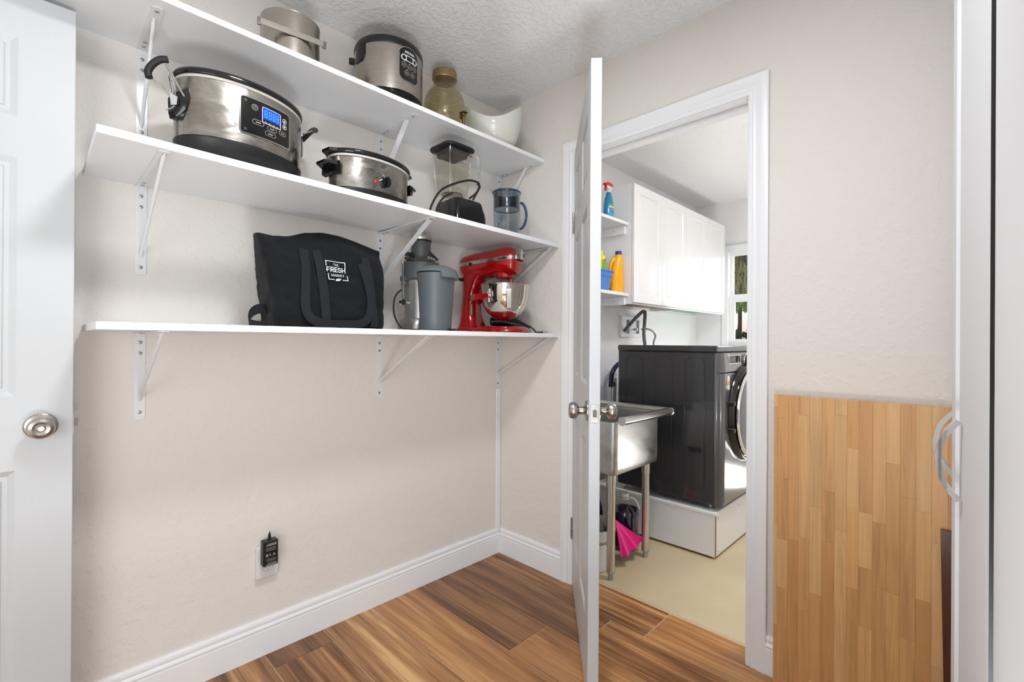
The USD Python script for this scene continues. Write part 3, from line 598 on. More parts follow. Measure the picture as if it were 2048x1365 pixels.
pz = zm(1.61, 1.62) + .0006
t = thing('pitcher', 'clear plastic measuring pitcher with blue rim, lid and handle', 'pitcher', (1.606, 1.617, pz), -16)
R = .066
po = [(0, .002), (.060, .002), (.0625, .006), (.0655, .12), (.0675, .222), (.0685, .226)]
obj('body', lathe(po + [(max(r - .0028, 0), z + (.003 if z < .01 else 0)) for r, z in po[::-1]], 64), blueglass_m, t, smooth=60)
obj('rim', lathe([(.0675, .221), (.0700, .223), (.0700, .229), (.0675, .231), (.0645, .229), (.0645, .223), (.0675, .221)], 64), bluedark_m, t, smooth=60)
obj('lid', [lathe([(.0635, .228), (.0632, .150), (.060, .146), (.0565, .150), (.0605, .154), (.061, .228), (.0635, .228)], 64), lathe([(0, .219), (.061, .219), (.061, .222), (0, .222)], 48)], blueglass_m, t, smooth=60)
obj('seal_ring', lathe([(.0625, .146), (.0642, .148), (.0625, .151), (.060, .148), (.0625, .146)], 64), rubber_m, t, smooth=60)
obj('spout', loft([[(-.062, -.022, .200), (-.0665, 0, .198), (-.062, .022, .200)], [(-.062, -.024, .226), (-.094, 0, .231), (-.062, .024, .226)], [(-.061, -.022, .2265), (-.088, 0, .2315), (-.061, .022, .2265)]]), blueglass_m, t)
obj('handle', tube(spline([(.064, 0, .186), (.085, 0, .192), (.104, 0, .172), (.112, 0, .135), (.104, 0, .095), (.086, 0, .068), (.066, 0, .062)], 7), [.0065] * 43, 12), bluehandle_m, t, smooth=60)
a0 = math.radians(-38)
obj('scale_marks', [mv(box(-.0085 - (.004 if i % 2 else 0), .004, -.0004, .0004, 0, .0012), ((R + .0006) * math.cos(a0), (R + .0006) * math.sin(a0), .03 + i * .0115), rz=52) for i in range(12)], dark_print, t)

# ------------------------------------------------------------------ lowest shelf
t = thing('tote_bag', 'black canvas tote bag with webbing handles and white printed emblem', 'tote bag', (.70, 1.62, ZB + .0006))
NZ, NP = 34, 120
topx = [-.225, -.215, -.16, -.115, -.06, 0., .06, .12, .18, .205, .222]; topz = [.292, .300, .296, .301, .322, .333, .332, .322, .308, .302, .300]
rings = []
for i in range(NZ):
    s = i / (NZ - 1)
    w0, w1 = -.172 - .036 * s ** 1.3, .204 + .026 * s; cx, w = (w0 + w1) / 2, w1 - w0
    d = .165 * (1 - s ** 1.6) + .052 * s ** 1.6; cy = (-.002) * (1 - s) + .022 * s ** 1.2
    p = rrect(w, d, min(.03 * (1 - s) + .014 * s, d / 2.2), 6, cx, cy)
    L = np.vstack([p, p[:1]]); q = np.concatenate([[0], np.cumsum(np.linalg.norm(np.diff(L, axis=0), axis=1))]); u = np.linspace(0, q[-1], NP, endpoint=False)
    p = np.column_stack([np.interp(u, q, L[:, 0]), np.interp(u, q, L[:, 1])])
    z = s * np.interp(p[:, 0], topx, topz)
    k = np.column_stack([p[:, 0] * 11, p[:, 1] * 7, z * 14 + p[:, 0] * 5]); n = meshkit.fbm(k, 3, 4) - .5; n2 = meshkit.fbm(k * 2.6 + 9, 2, 8) - .5
    env = math.sin(min(s * 5, 1) * math.pi / 2) * (1 if s < .9 else max(0, (1 - s) / .1) * .7 + .3)
    p[:, 1] += (n * .036 + n2 * .012) * env * np.where(p[:, 1] < cy, 1, .6) - .010 * math.sin(math.pi * s) * np.where(p[:, 1] < cy, 1, -1); p[:, 0] += n2 * .012 * env
    rings.append(np.column_stack([p, z]))
inner = [np.column_stack([(r[:, :2] - r[:, :2].mean(0)) * [.985, .80] + r[:, :2].mean(0), r[:, 2] - d_]) for r, d_ in ((rings[-1], .0), (rings[-3], .004))]
bagm = loft(rings + inner); obj('canvas_body', bagm, fabric_m, t, smooth=60)
from scipy.interpolate import LinearNDInterpolator
vv = np.vstack(rings[:-1]); cyv = np.repeat([(-.002) * (1 - i / 33) + .022 * (i / 33) ** 1.2 for i in range(NZ - 1)], NP); vv = vv[vv[:, 1] < cyv - .012]
FY = LinearNDInterpolator(vv[:, [0, 2]], vv[:, 1])
def fy(x, z):
    v = FY(np.clip(x, -.185, .20), np.clip(z, .004, .29)); return np.where(np.isnan(v), -.07, v)
def on_bag(P, off, W, th=.0022, flat=True):
    P = spline(P, 8); y = fy(P[:, 0], P[:, 1]); k = np.ones(9) / 9; y = np.convolve(np.pad(y, 4, 'edge'), k, 'valid')
    o = np.interp(np.linspace(0, 1, len(P)), np.linspace(0, 1, len(off)), off); C = np.column_stack([P[:, 0], y - o, P[:, 1]])
    tt = np.gradient(P, axis=0); tt /= np.linalg.norm(tt, axis=1, keepdims=True); Wv = np.column_stack([-tt[:, 1], 0 * tt[:, 0], tt[:, 0]]) * W
    return ribbon(C, Wv, th)
for x in (-.028, .146): obj('strap', on_bag([(x - .006, .262), (x, .20), (x + .004, .12), (x + .006, .04), (x + .006, .006)], [.006, .008, .007], .030), strap_m, t)
obj('handle', on_bag([(-.075, .262), (-.077, .20), (-.085, .12), (-.090, .075), (-.083, .042), (-.062, .022), (-.02, .0125), (.04, .0125), (.09, .016), (.118, .032), (.136, .066), (.142, .12), (.132, .19), (.122, .235)], [.004, .007, .012, .016, .018, .018, .016, .012, .006], .029), strap_m, t)
obj('handle', ribbon(spline([(-.175, .0, .058), (-.205, -.01, .056), (-.228, -.02, .040), (-.236, -.03, .015), (-.222, -.036, .004), (-.185, -.03, .003)], 8), [0, .012, .030], .0022), strap_m, t)
def print_on_bag(m, x, z, off=.0022, sub=.006):
    m = tm(m); v, f = trimesh.remesh.subdivide_to_size(m.vertices, m.faces, sub); X, Z = v[:, 0] + x, v[:, 1] + z
    cx_, cz_ = x, z; g = np.polyfit([-.03, 0, .03], [float(fy(x, z - .03)), float(fy(x, z)), float(fy(x, z + .03))], 1); gx = np.polyfit([-.035, 0, .035], [float(fy(x - .035, z)), float(fy(x, z)), float(fy(x + .035, z))], 1)
    y = np.minimum(fy(X, Z), fy(x, z) + g[0] * (Z - z) + gx[0] * (X - x) + .004)
    return T(np.column_stack([X, y - off - v[:, 2], Z]), f)
lx, lz = .028, .200
fr = LineString([(-.036, .012), (-.036, .030), (.034, .030), (.034, .010)]).buffer(.0013, cap_style=2, join_style=2).union(LineString([(-.030, -.013), (-.030, -.034), (-.010, -.034)]).buffer(.0013, cap_style=2, join_style=2)).union(LineString([(.018, -.034), (.038, -.034), (.038, -.016)]).buffer(.0013, cap_style=2, join_style=2))
leaf = Polygon([(-.006, -.038), (-.004, -.032), (.004, -.029), (.013, -.030), (.014, -.0305), (.010, -.035), (.003, -.0385), (-.003, -.0382)]).difference(LineString([(-.004, -.037), (.010, -.0315)]).buffer(.0005))
obj('emblem', cat(*[print_on_bag(m, lx, lz) for m in (ext(fr, .0006), ext(leaf, .0006), mv(text('THE', .0085, .0006), (0, .018, 0)), mv(text('FRESH', .0165, .0006, True), (0, .001, 0)), mv(text('MARKET', .0085, .0006), (.004, -.0185, 0)))]), white_print, t, label='white printed emblem reading THE FRESH MARKET')
obj('snap_button', mv(lathe([(0, 0), (.004, 0), (.003, .0015), (0, .002)], 14), (-.17, .0, .293), rx=40), steel_v, t)
obj('snap_button', mv(lathe([(0, 0), (.002, 0), (.0015, .001), (0, .0014)], 10), (.045, float(fy(.045, .022)) - .001, .022), rx=90), steel_v, t)

t = thing('juicer', 'grey and silver juice extractor with tall feed chute and pulp bin', 'juicer', (1.168, 1.70, ZB + .0006))
obj('base', [loft([at_z(rrect(.165, .150, .04, 6), 0), at_z(rrect(.165, .150, .04, 6), .03), at_z(rrect(.148, .135, .05, 6), .052)])] + [box(-.086 - .001, -.060, -.055 + i * .012, -.049 + i * .012, .008, .03) for i in range(5)], silver_m, t, smooth=40)
obj('motor_body', lathe([(0, .05), (.066, .05), (.068, .056), (.067, .10), (.070, .19), (.074, .205), (.072, .213), (0, .213)], 56), silver_m, t)
obj('filter_bowl', lathe([(.04, .212), (.070, .212), (.078, .222), (.080, .262), (.078, .290), (.04, .292)], 56), darkgrey_m, t)
obj('inner_bowl', lathe([(0, .214), (.05, .214), (.06, .27), (.02, .29), (0, .29)], 32), silver_m, t)
obj('cover', lathe([(.043, .322), (.048, .310), (.082, .300), (.084, .292), (.080, .290), (.044, .304)], 56), jarglass_m, t, smooth=60)
obj('chute', lathe([(0, .300), (.046, .300), (.044, .308), (.0415, .312), (.0415, .392), (0, .392)], 56), darkgrey_m, t)
obj('pusher_cap', lathe([(0, .391), (.0445, .391), (.0455, .397), (.046, .405), (.044, .410), (.040, .411), (0, .409)], 56), mat('pusher_metal', (190, 184, 168), .25, .9), t)
obj('chute_collar', lathe([(.0415, .384), (.0455, .386), (.0455, .391), (.0415, .391)], 56), black_m, t)
bs = [(.062, .002), (.064, .006), (.070, .12), (.078, .228), (.080, .232)]
bx, by = -.014, -.130
pbn = mf(loft([at_z(ell(r, r * .95, 64) + (bx, by), z) for r, z in bs])) - mf(lathe([(0, -.01), (.082, -.01), (.082, .30), (0, .30)], 48)) - mf(box(-.075, .075, -.09, .1, -.01, .06))
pb = obj('pulp_bin', pbn, bin_m, t, smooth=40)
obj('bin_foot', [box(bx + .012, bx + .056, by - .063, by - .045, .0, .009, .002)], black_m, pb)
lidm = mf(loft([at_z(ell(r, r * .95, 64) + (bx + .004, by - .002), z) for r, z in ((.082, .214), (.090, .212), (.091, .222), (.080, .246), (.055, .262), (.02, .268))])) - mf(lathe([(0, -.01), (.085, -.01), (.085, .34), (0, .34)], 48))
lidm = lidm - mf(box(-.15, -.045, -.25, 0, .20, .236))
obj('bin_lid', lidm, binlid_m, pb, smooth=40)
obj('locking_arm', [tube(spline([(-.05, -.02, .302), (-.09, -.030, .306), (-.108, -.034, .294), (-.110, -.034, .24), (-.106, -.026, .135)], 8), .0026, 8), mv(lathe([(0, 0), (.014, 0), (.015, .004), (.012, .009), (0, .010)], 28), (-.104, -.020, .118), rx=90), cyl((-.103, -.012, .118), (-.06, -.005, .118), .005)], chrome_m, t)
obj('arm_clip', [box(-.075, -.035, -.012, .012, .296, .332, .006)], black_m, t)
obj('spout', [box(-.098, -.066, -.02, .012, .205, .232, .006), cyl((-.085, -.005, .19), (-.085, -.005, .21), .012)], darkgrey_m, t)
obj('cord', tube(spline([(-.078, .02, .175), (-.10, .02, .16), (-.122, .01, .13), (-.130, .0, .075), (-.118, -.015, .028), (-.095, -.03, .006), (-.07, -.085, .005)], 8), .0034, 8), black_m, t)
tg = obj('hang_tag', hull(np.array([(x, y, z) for x, y, z in [(-.012, -.03, .308), (.022, -.04, .343), (.052, -.06, .308), (.018, -.05, .291)]] + [(x, y + .001, z + .0008) for x, y, z in [(-.012, -.03, .308), (.022, -.04, .343), (.052, -.06, .308), (.018, -.05, .291)]])), black_m, t, label='black card tag with white scribble')
obj('scribble', [tube(spline(np.array([(.004, -.0388, .3105), (.012, -.0415, .3195), (.012, -.0425, .309), (.021, -.045, .317), (.022, -.047, .306), (.030, -.049, .313), (.030, -.051, .304), (.037, -.053, .309)]) - [0, .003, 0], 4), .0012, 5), hull(np.array([(-.012, -.034, .306), (.0, -.038, .315), (.008, -.044, .303), (.0, -.042, .298)]))], white_print, tg)

OM, RM = np.array([1.562, 1.668, ZB + .0006]), 15
t = thing('stand_mixer', 'red stand mixer with chrome band and polished steel bowl', 'stand mixer', OM, RM)
def ring_y(y, w, z0, z1, r): p = rrect(w, z1 - z0, r, 8, 0, (z0 + z1) / 2); return np.column_stack([p[:, 0], np.full(len(p), y), p[:, 1]])
fp = []
for z, k in ((0, -.004), (.003, 0), (.016, -.002), (.026, -.012), (.030, -.022)):
    fr_ = [(-.105 - k, .12), (-.11 - k, -.06)]; 
    ou = affinity.scale(Point(0, 0).buffer(.1, 24), 1.0, 1.0)
    P = unary_union([Polygon(rrect(.185 + 2 * k, .12, .05, 8, 0, .118)), Polygon(rrect(.225 + 2 * k, .285 + 2 * k, .095, 10, 0, -.045))]).buffer(.02).buffer(-.02)
    L = np.array(P.exterior.coords)[:-1]; an = np.arctan2(L[:, 1], L[:, 0]); L = L[np.argsort(an)]; g = np.linspace(-np.pi, np.pi, 120, endpoint=False); an = np.sort(an)
    rr = np.interp(g, an, np.hypot(L[:, 0], L[:, 1]), period=2 * np.pi); fp.append(at_z(np.column_stack([rr * np.cos(g), rr * np.sin(g)]), z))
obj('base_plate', loft(fp), red_m, t, smooth=50)
col = [(.02, .150, .115, .112), (.05, .128, .095, .118), (.09, .110, .082, .122), (.15, .098, .075, .122), (.20, .094, .080, .118), (.25, .100, .10, .108), (.285, .108, .13, .095)]
obj('column', loft([at_z(rrect(w, d, .035, 8, 0, cy), z) for z, w, d, cy in col]), red_m, t, smooth=50)
hs = [(.172, .050, .315, .352, .018), (.166, .086, .290, .372, .035), (.145, .112, .272, .384, .045), (.10, .124, .262, .391, .05), (.04, .126, .262, .397, .052), (-.03, .126, .272, .403, .052), (-.09, .122, .275, .408, .05), (-.125, .116, .274, .406, .048), (-.148, .106, .276, .395, .044), (-.163, .084, .288, .378, .034), (-.169, .05, .305, .36, .02)]
hs2 = spline(np.array(hs) * 1., 4); hs2[:, 0] = np.where(hs2[:, 0] < 0, hs2[:, 0] * .87, hs2[:, 0])
obj('head', loft([ring_y(*h) for h in hs2]), red_m, t, smooth=50)
bandp = []
for y, w, z0, z1, r in hs2[2:-2]:
    zc = .328 + (.1 - y) * .06; bandp.append((y, w, zc))
def band_side(s):
    return loft([[(s * (w / 2 - .006), y, zc), (s * (w / 2 + .0012), y, zc), (s * (w / 2 + .0012), y, zc + .017), (s * (w / 2 - .006), y, zc + .017)] for y, w, zc in bandp])
yf_ = bandp[-1]; nose = [(yf_[1] / 2 * math.cos(k), yf_[0] + .0 - .016 * math.sin(k)) for k in np.linspace(0, math.pi, 14)]
obj('chrome_band', [band_side(-1), band_side(1), strip([(x, y) for x, y in nose], yf_[2], yf_[2] + .017, -.003)], steel_v, t)
nm = mv(text('KitchenAid', .0115, .0006, True), (0, 0, 0)); nm.apply_scale((.86, 1, 1)); 
nm.vertices = np.column_stack([-.0625 - nm.vertices[:, 2], -(nm.vertices[:, 0]) - .076, nm.vertices[:, 1] + .3468 - (.0 + nm.vertices[:, 0]) * -.055])
obj('brand_name', nm, dark_print, t)
obj('speed_knob', [mv(lathe([(0, 0), (.008, 0), (.0075, .01), (0, .011)], 20), (-.060, .085, .332), ry=-90), mv(lathe([(0, 0), (.009, 0), (.007, .018), (0, .02)], 16), (-.046, .148, .262), ry=-90)], black_m, t)
obj('attachment_hub', [mv(lathe([(0, 0), (.022, 0), (.022, .012), (.0, .012)], 32), (0, -.140, .372), rx=90), mv(lathe([(0, .011), (.023, .011), (.0235, .017), (.018, .021), (.012, .019), (0, .020)], 32), (0, -.140, .372), rx=90)], steel_v, t)
obj('hub_knob', mv(lathe([(0, 0), (.006, 0), (.0085, .006), (.008, .014), (0, .015)], 18), (.024, -.150, .362), ry=60), black_m, t)
bcx, bcy = 0, -.070
obj('beater_head', [lathe([(0, .285), (.040, .285), (.042, .262), (.034, .256), (0, .254)], 36, (bcx, bcy, 0)), lathe([(0, .258), (.014, .258), (.013, .242), (0, .240)], 20, (bcx + .010, bcy - .028, 0))], red_m, t)
obj('beater_shaft', cyl((bcx + .010, bcy - .028, .244), (bcx + .010, bcy - .028, .12), .0055), chrome_m, t)
bp = [(0, .058), (.03, .060), (.055, .070), (.082, .094), (.101, .126), (.112, .165), (.1155, .205), (.1165, .222), (.119, .2235), (.119, .2265), (.1155, .2265)]
bi = [(.1135, .205), (.110, .165), (.099, .127), (.080, .096), (.054, .073), (.03, .063), (0, .061)]
bw = obj('bowl', lathe(bp + bi, 96, (bcx, bcy, 0)), mirror_m, t, smooth=50)
ha = math.radians(-142); hx, hy = math.cos(ha), math.sin(ha)
def rad(r, z): return (bcx + hx * r, bcy + hy * r, z)
obj('bowl_handle', [ribbon(spline([rad(.116, .205), rad(.134, .203), rad(.141, .190), rad(.141, .120), rad(.136, .108), rad(.105, .108)], 6), np.array([-hy, hx, 0]) * .020, .003)], mirror_m, bw)
for s in (-1, 1):
    obj('bowl_arm', [loft([[(s * x0_, y, z0_), (s * x1_, y, z0_), (s * x1_, y, z1_), (s * x0_, y, z1_)] for y, x0_, x1_, z0_, z1_ in ((.10, .03, .055, .150, .178), (.06, .07, .095, .150, .178), (.02, .105, .128, .152, .178), (-.03, .119, .134, .156, .178), (-.062, .119, .136, .158, .176))])], red_m, t)
    obj('arm_pin', [mv(lathe([(0, 0), (.011, 0), (.013, .006), (.009, .012), (0, .013)], 20), (s * .127, -.055, .176)), cyl((s * .117, -.055, .14), (s * .117, -.055, .20), .004)], chrome_m, t)
obj('lift_lever', box(-.0515, -.049, .085, .097, .085, .14, .001), steel_v, t)

t = thing('mixer_attachments', 'black hand appliance with wire ends lying behind the red mixer base', 'kitchen tool', (1.72, 1.68, ZB + .0006))
obj('body', tube(spline([(-.10, .06, .058), (-.05, .03, .062), (.0, -.02, .046), (.040, -.075, .024)], 6), np.interp(np.linspace(0, 1, 19), [0, .3, .7, 1], [.020, .030, .028, .014]), 14), black_m, t)
obj('cord', tube(spline([(.04, -.03, .05), (.055, -.07, .035), (.06, -.10, .012), (.03, -.13, .006), (.06, -.15, .005)], 6), .0035, 8), black_m, t)
obj('wire_ends', [tube(spline([(.06, -.10, .008), (.085, -.12, .012), (.075, -.14, .016), (.058, -.145, .010), (.07, -.13, .005)], 5), .0016, 6), tube(spline([(.05, -.12, .006), (.07, -.15, .012), (.088, -.16, .008), (.08, -.14, .004)], 5), .0014, 6)], steel_v, t)

# ------------------------------------------------------------------ outlet and adapter on the wall
t = thing('wall_outlet', 'white double outlet plate low on the shelf wall', 'outlet', (.609, DA, .346))
obj('plate', box(-.037, .037, -.022, 0, -.0575, .0575, .003), whitepl_m, t)
obj('socket', front(mv(ext(Polygon(rrect(.034, .029, .013, 8, 0, -.020)), .0012), (0, 0, .0215))), whitepl_m, t)
obj('socket_gap', front(mv(ext(ringpoly(Polygon(rrect(.0355, .0305, .0138, 8, 0, -.020)), .0009), .0011), (0, 0, .0215))), dark_print, t)
obj('slot', [box(-.0075, -.0055, -.0230, -.0224, -.020, -.011), box(.0055, .0075, -.0230, -.0224, -.019, -.011), mv(lathe([(0, 0), (.003, 0), (0, .0006)], 14), (0, -.0224, -.029), rx=90)], dark_print, t)
t = thing('power_adapter', 'black plug-in power adapter with white print, in the wall outlet', 'adapter', (.609, DA - .0225, .388))
obj('case', box(-.026, .026, -.033, -.0005, -.047, .045, .004), black_m, t)
obj('cable_stub', [loft([at_z(rrect(.012, .009, .002, 3, 0, -.016), .044), at_z(rrect(.007, .006, .002, 3, 0, -.016), .066)]), cyl((0, -.016, .065), (.001, -.016, .073), .0018)], black_m, t)
pr_ = [sbox(-.010, .033, .019, .0355), sbox(-.016, .027, .019, .0315), sbox(-.012, -.037, .019, -.0345), sbox(-.018, -.0425, .019, -.0395)] + [sbox(-.017, .019 - i * .0045, .017, .0205 - i * .0045) for i in range(3)] + [sbox(-.016, -.020 - i * .004, .017, -.0188 - i * .004) for i in range(3)] + [rpoly(.008, .010, .002, -.013, -.006), sbox(-.004, -.010, 0, -.002), Polygon([(.006, -.010), (.016, -.010), (.011, .001)])]
obj('print', front(mv(ext(unary_union(pr_), .0003), (0, 0, .0331))), grey_print, t)

# ------------------------------------------------------------------ wooden slab, board and white cupboard on the right
t = thing('butcher_block_slab', 'butcher block slab of glued beech staves leaning on the right wall', 'wood slab', (1.7725, 0, 0))
yy, k = .482, 0
r2 = random.Random(5)
while yy > -.13:
    w = (.011 if k == 0 else r2.choice([.030, .032, .034, .035])); zz = 0.; first = True
    while zz < .987:
        l = r2.uniform(.16, .42) if not first else r2.uniform(.05, .3); first = False
        z1 = min(zz + l, .987)
        if .987 - z1 < .04: z1 = .987
        d = r2.uniform(0, .0004)
        obj('stave', box(d, .028, yy - w + .00015, yy - .00015, zz + .00015, z1 - .00015, .00012), stave_ms[r2.randrange(7)], t, smooth=False)
        zz = z1
    yy -= w; k += 1
tag(obj('leaning_board', [hull([(1.73, y, 0.) for y in (.048, -.12)] + [(1.748, y, 0.) for y in (.048, -.12)] + [(1.754, y, .650) for y in (.061, -.12)] + [(1.770, y, .650) for y in (.061, -.12)])], darkwood_m), 'dark cherry wood board leaning on the butcher block slab', 'board')

t = thing('tall_cupboard', 'tall white double cupboard with bow handles, at the right edge', 'cupboard', (0, 0, 0))
obj('carcass', [box(.31, 1.70, -.36, -.041, 0, 2.3, .002)], cup_m, t)
obj('gap_shade_strip', box(.7652, .7700, -.0405, -.0145, .06, 2.28), black_m, t)  # black strip painting in the dark shade of the gap between two leaves
def cup_leaf(hx, hy, ang, w, s):
    """a leaf hinged at (hx, hy), reaching along direction ang (degrees); its outer face looks towards +y"""
    m = mf(box(0, w, -.019, 0, .06, 2.28, .003)) - mf(hull([(x, y, z) for x, y, z in [(.05, .001, .12), (w - .058, .001, .12), (.05, .001, 2.22), (w - .058, .001, 2.22), (.056, -.005, .126), (w - .064, -.005, .126), (.056, -.005, 2.214), (w - .064, -.005, 2.214)]]))
    m = tm(m)
    if s < 0: m = m.copy(); m.apply_scale((-1, 1, 1)); m.invert() if m.volume < 0 else None
    return mv(m, (hx, hy, 0), rz=ang)
def pull(dx, w, s, hx, hy, ang, pr_=.026):
    hh = .068; rad_ = (hh * hh + pr_ * pr_) / (2 * pr_); am = math.asin(hh / rad_)
    P = np.array([(dx, pr_ - rad_ + rad_ * math.cos(k), 0.962 + rad_ * math.sin(k)) for k in np.linspace(-am, am, 33)])
    m = ribbon(P, (.014, 0, 0), .0085)
    P2 = np.array(m.vertices); 
    if s < 0: m.apply_scale((-1, 1, 1)); m.invert() if m.volume < 0 else None
    return mv(m, (hx, hy, 0), rz=ang)
l1 = obj('leaf', cup_leaf(.772, -.0181, 5.75, .4515, 1), cup_m, t); obj('pull_handle', pull(.345, .45, 1, .772, -.0181, 5.75), chrome_m, l1)
l2 = obj('leaf', cup_leaf(1.690, -.0181, -5.6, .4620, -1), cup_m, t); obj('pull_handle', pull(.395, .45, -1, 1.690, -.0181, -5.6, .032), chrome_m, l2)
obj('leaf', mv(tm(mf(box(0, .445, -.019, 0, .06, 2.28, .003))), (.318, -.0181, 0)), cup_m, t)

# ------------------------------------------------------------------ laundry: wall cabinets and shelves
def sidex(m, x): m = tm(m).copy(); v = m.vertices.copy(); m.vertices = np.column_stack([x + v[:, 2], v[:, 0], v[:, 1]]); m.invert() if m.volume < 0 else None; return m
def cab_door(w, h):
    q = lambda i, d: [(x, d, z) for x in (i, w - i) for z in (i, h - i)]
    m = mf(box(0, w, 0, .019, 0, h, .002)) - mf(hull(q(.056, -.001) + q(.062, .007)))
    return m + mf(hull(q(.066, .0085) + q(.068, .006) + q(.088, .001)))
for i, (xa, xb, lab) in enumerate(((2.712, 3.490, 'white raised panel wall cabinet nearer the open shelves'), (3.490, 4.267, 'white raised panel wall cabinet nearer the window'))):
    t = thing('wall_cabinet', lab, 'cabinet', (xa, 1.56, 1.413)); W = xb - xa; H = .784
    obj('carcass', [box(.0005, .016, .021, DA - 1.5605, 0, H), box(W - .016, W - .0005, .021, DA - 1.5605, 0, H), box(.016, W - .016, .021, DA - 1.5605, H - .018, H), box(.016, W - .016, .29, DA - 1.5605, .02, H - .018), box(.016, W - .016, .021, .04, 0, .05), box(.016, W - .016, .292, DA - 1.5605, 0, .05)], cab_m, t)
    obj('bottom_panel', box(.016, W - .016, .04, .292, .022, .034), cabwood_m if i == 0 else green_m, t, label='bare wood coloured underside' if i == 0 else 'green tinted underside')
    for k in range(2): obj('door', mv(tm(cab_door(W / 2 - .004, H - .012)), (.002 + k * W / 2, 0, .010)), cab_m, t, smooth=20)
for z, lab in ((1.945, 'upper white shelf beside the wall cabinets, under the spray bottle'), (1.483, 'lower white shelf beside the wall cabinets, under the blue basket')):
    t = thing('side_shelf', lab, 'shelf', (1.936, 1.60, z))
    obj('board', box(0, .7745, 0, DA - 1.6005, -.02, 0, .001), shelf_m, t)
    obj('cleat', box(.757, .7745, .02, DA - 1.6005, -.075, -.0205, .001), trim_m, t); obj('screw', mv(lathe([(0, 0), (.004, 0), (.003, .001), (0, .0015)], 12), (.757, .10, -.048), ry=-90), screw_m, t)
t = thing('spray_bottle', 'blue window cleaner bottle with red and white trigger on the upper side shelf', 'spray bottle', (2.598, 1.682, 1.9455), 0)
obj('bottle', loft([at_z(ell(a_, b_, 40), z) for a_, b_, z in ((.038, .024, 0), (.042, .028, .006), (.042, .028, .06), (.041, .027, .10), (.034, .024, .135), (.021, .019, .165), (.015, .015, .178), (.014, .014, .186))]), winblue_m, t, smooth=50)
obj('collar', lathe([(0, .184), (.016, .184), (.016, .202), (.012, .206), (0, .206)], 24), whitepl_m, t)
tr = obj('trigger_head', [hull([(x, y, z) for x, y, z in [(-.030, -.011, .206), (.018, -.012, .204), (-.030, .011, .206), (.018, .012, .204), (.034, -.009, .232), (.034, .009, .232), (-.032, -.010, .228), (-.032, .010, .228)]])], whitepl_m, t)
obj('red_cap', hull([(x, y, z) for y in (-.012, .012) for x, z in [(-.050, .226), (-.046, .238), (-.020, .247), (.020, .245), (.038, .232), (.036, .226), (.012, .234), (-.03, .230)]]), redcap_m, tr)
obj('trigger', hull([(x, y, z) for y in (-.006, .006) for x, z in [(-.034, .228), (-.026, .228), (-.036, .190), (-.042, .192)]]), redcap_m, tr)
lb = obj('label', wrap(ext(rpoly(.062, .085, .006), .0006), .042, .0285, 0, .062), winlabel_m, t)
obj('lettering', [wrap(mv(text('Windex', .012, .0004, True), (0, -.002, .0007)), .042, .0285, 0, .062)], redcap_m, lb, label='red brand lettering')
obj('stripe', wrap(mv(ext(sbox(-.03, .020, .03, .030), .0004), (0, 0, .0007)), .042, .0285, 0, .062), lemon_m, lb)
t = thing('detergent_bottle', 'tall orange yellow bottle with dark blue cap on the lower side shelf', 'bottle', (2.650, 1.652, 1.4835), -20)
obj('bottle', loft([at_z(ell(a_, b_, 40) + (o, 0), z) for a_, b_, z, o in ((.046, .030, 0, 0), (.050, .033, .008, 0), (.051, .034, .08, 0), (.046, .032, .15, .002), (.036, .028, .20, .008), (.026, .024, .235, .013), (.019, .019, .246, .015), (.018, .018, .252, .015))]), yellow_m, t, smooth=50)
obj('grip', tube(spline([(-.006, -.005, .225), (-.032, -.005, .212), (-.052, -.003, .17), (-.057, 0, .11), (-.050, 0, .07)], 6), [.009] * 25, 10), yellow_m, t)
obj('cap', lathe([(0, .25), (.021, .25), (.021, .268), (.019, .271), (0, .271)], 28, (.015, 0, 0)), bluecap_m, t)
t = thing('storage_basket', 'blue plastic basket on the lower side shelf', 'basket', (2.425, 1.715, 1.4835))
bo = [(.245, .165, 0), (.25, .17, .004), (.268, .186, .085), (.268, .186, .088), (.276, .194, .089), (.284, .202, .118), (.292, .210, .119), (.292, .210, .128), (.278, .196, .128), (.26, .178, .09), (.238, .158, .006)]
obj('basket', loft([at_z(rrect(w, d, .025, 5), z) for w, d, z in bo]), caddy_m, t, smooth=40)
t = thing('cleaning_can', 'lemon yellow cleaner container standing in the blue basket', 'container', (2.515, 1.690, 1.4900))
CS = 1.33
obj('body', loft([at_z(rrect(w * 1.12, d * 1.12, .014, 5), z * CS) for w, d, z in ((.058, .05, 0), (.062, .054, .004), (.062, .054, .150), (.05, .045, .165), (.03, .03, .172), (.03, .03, .190), (.024, .024, .192))]), lemon_m, t, smooth=40)
obj('label', [front(mv(ext(rpoly(.046, .06, .004), .0006), (0, .165, .0306)))], mat('green_label', (128, 176, 60), .5), t)
obj('label_emblem', [front(mv(ext(Point(.016, .195).buffer(.008, 14), .0006), (0, 0, .0313)))], redcap_m, t)

# ------------------------------------------------------------------ washing machine on its plinth
t = thing('washer_pedestal', 'white painted wooden plinth box under the washing machine', 'plinth', (2.559, .979, 0))
obj('side_panel', box(0, .018, .001, .77, .012, .232, .001), ped_m, t); obj('front_panel', box(.0185, .73, 0, .018, .012, .232, .001), ped_m, t); obj('top_panel', box(-.004, .735, -.004, .775, .2325, .250, .002), ped_m, t)
obj('raw_edge', box(.0, .018, -.0005, .001, .012, .232), rawwood_m, t, label='bare wood edge at the corner')
obj('core', box(.02, .71, .02, .75, 0, .232), rawwood_m, t)
obj('screw', [mv(lathe([(0, 0), (.004, 0), (.003, .001), (0, .0012)], 10), (xx, -.0, zz), rx=90) for xx, zz in ((.05, .03), (.05, .21), (.36, .21))], screw_m, t)
t = thing('washing_machine', 'graphite front loading washing machine with round chrome ringed door', 'washing machine', (2.57, .985, .2505))
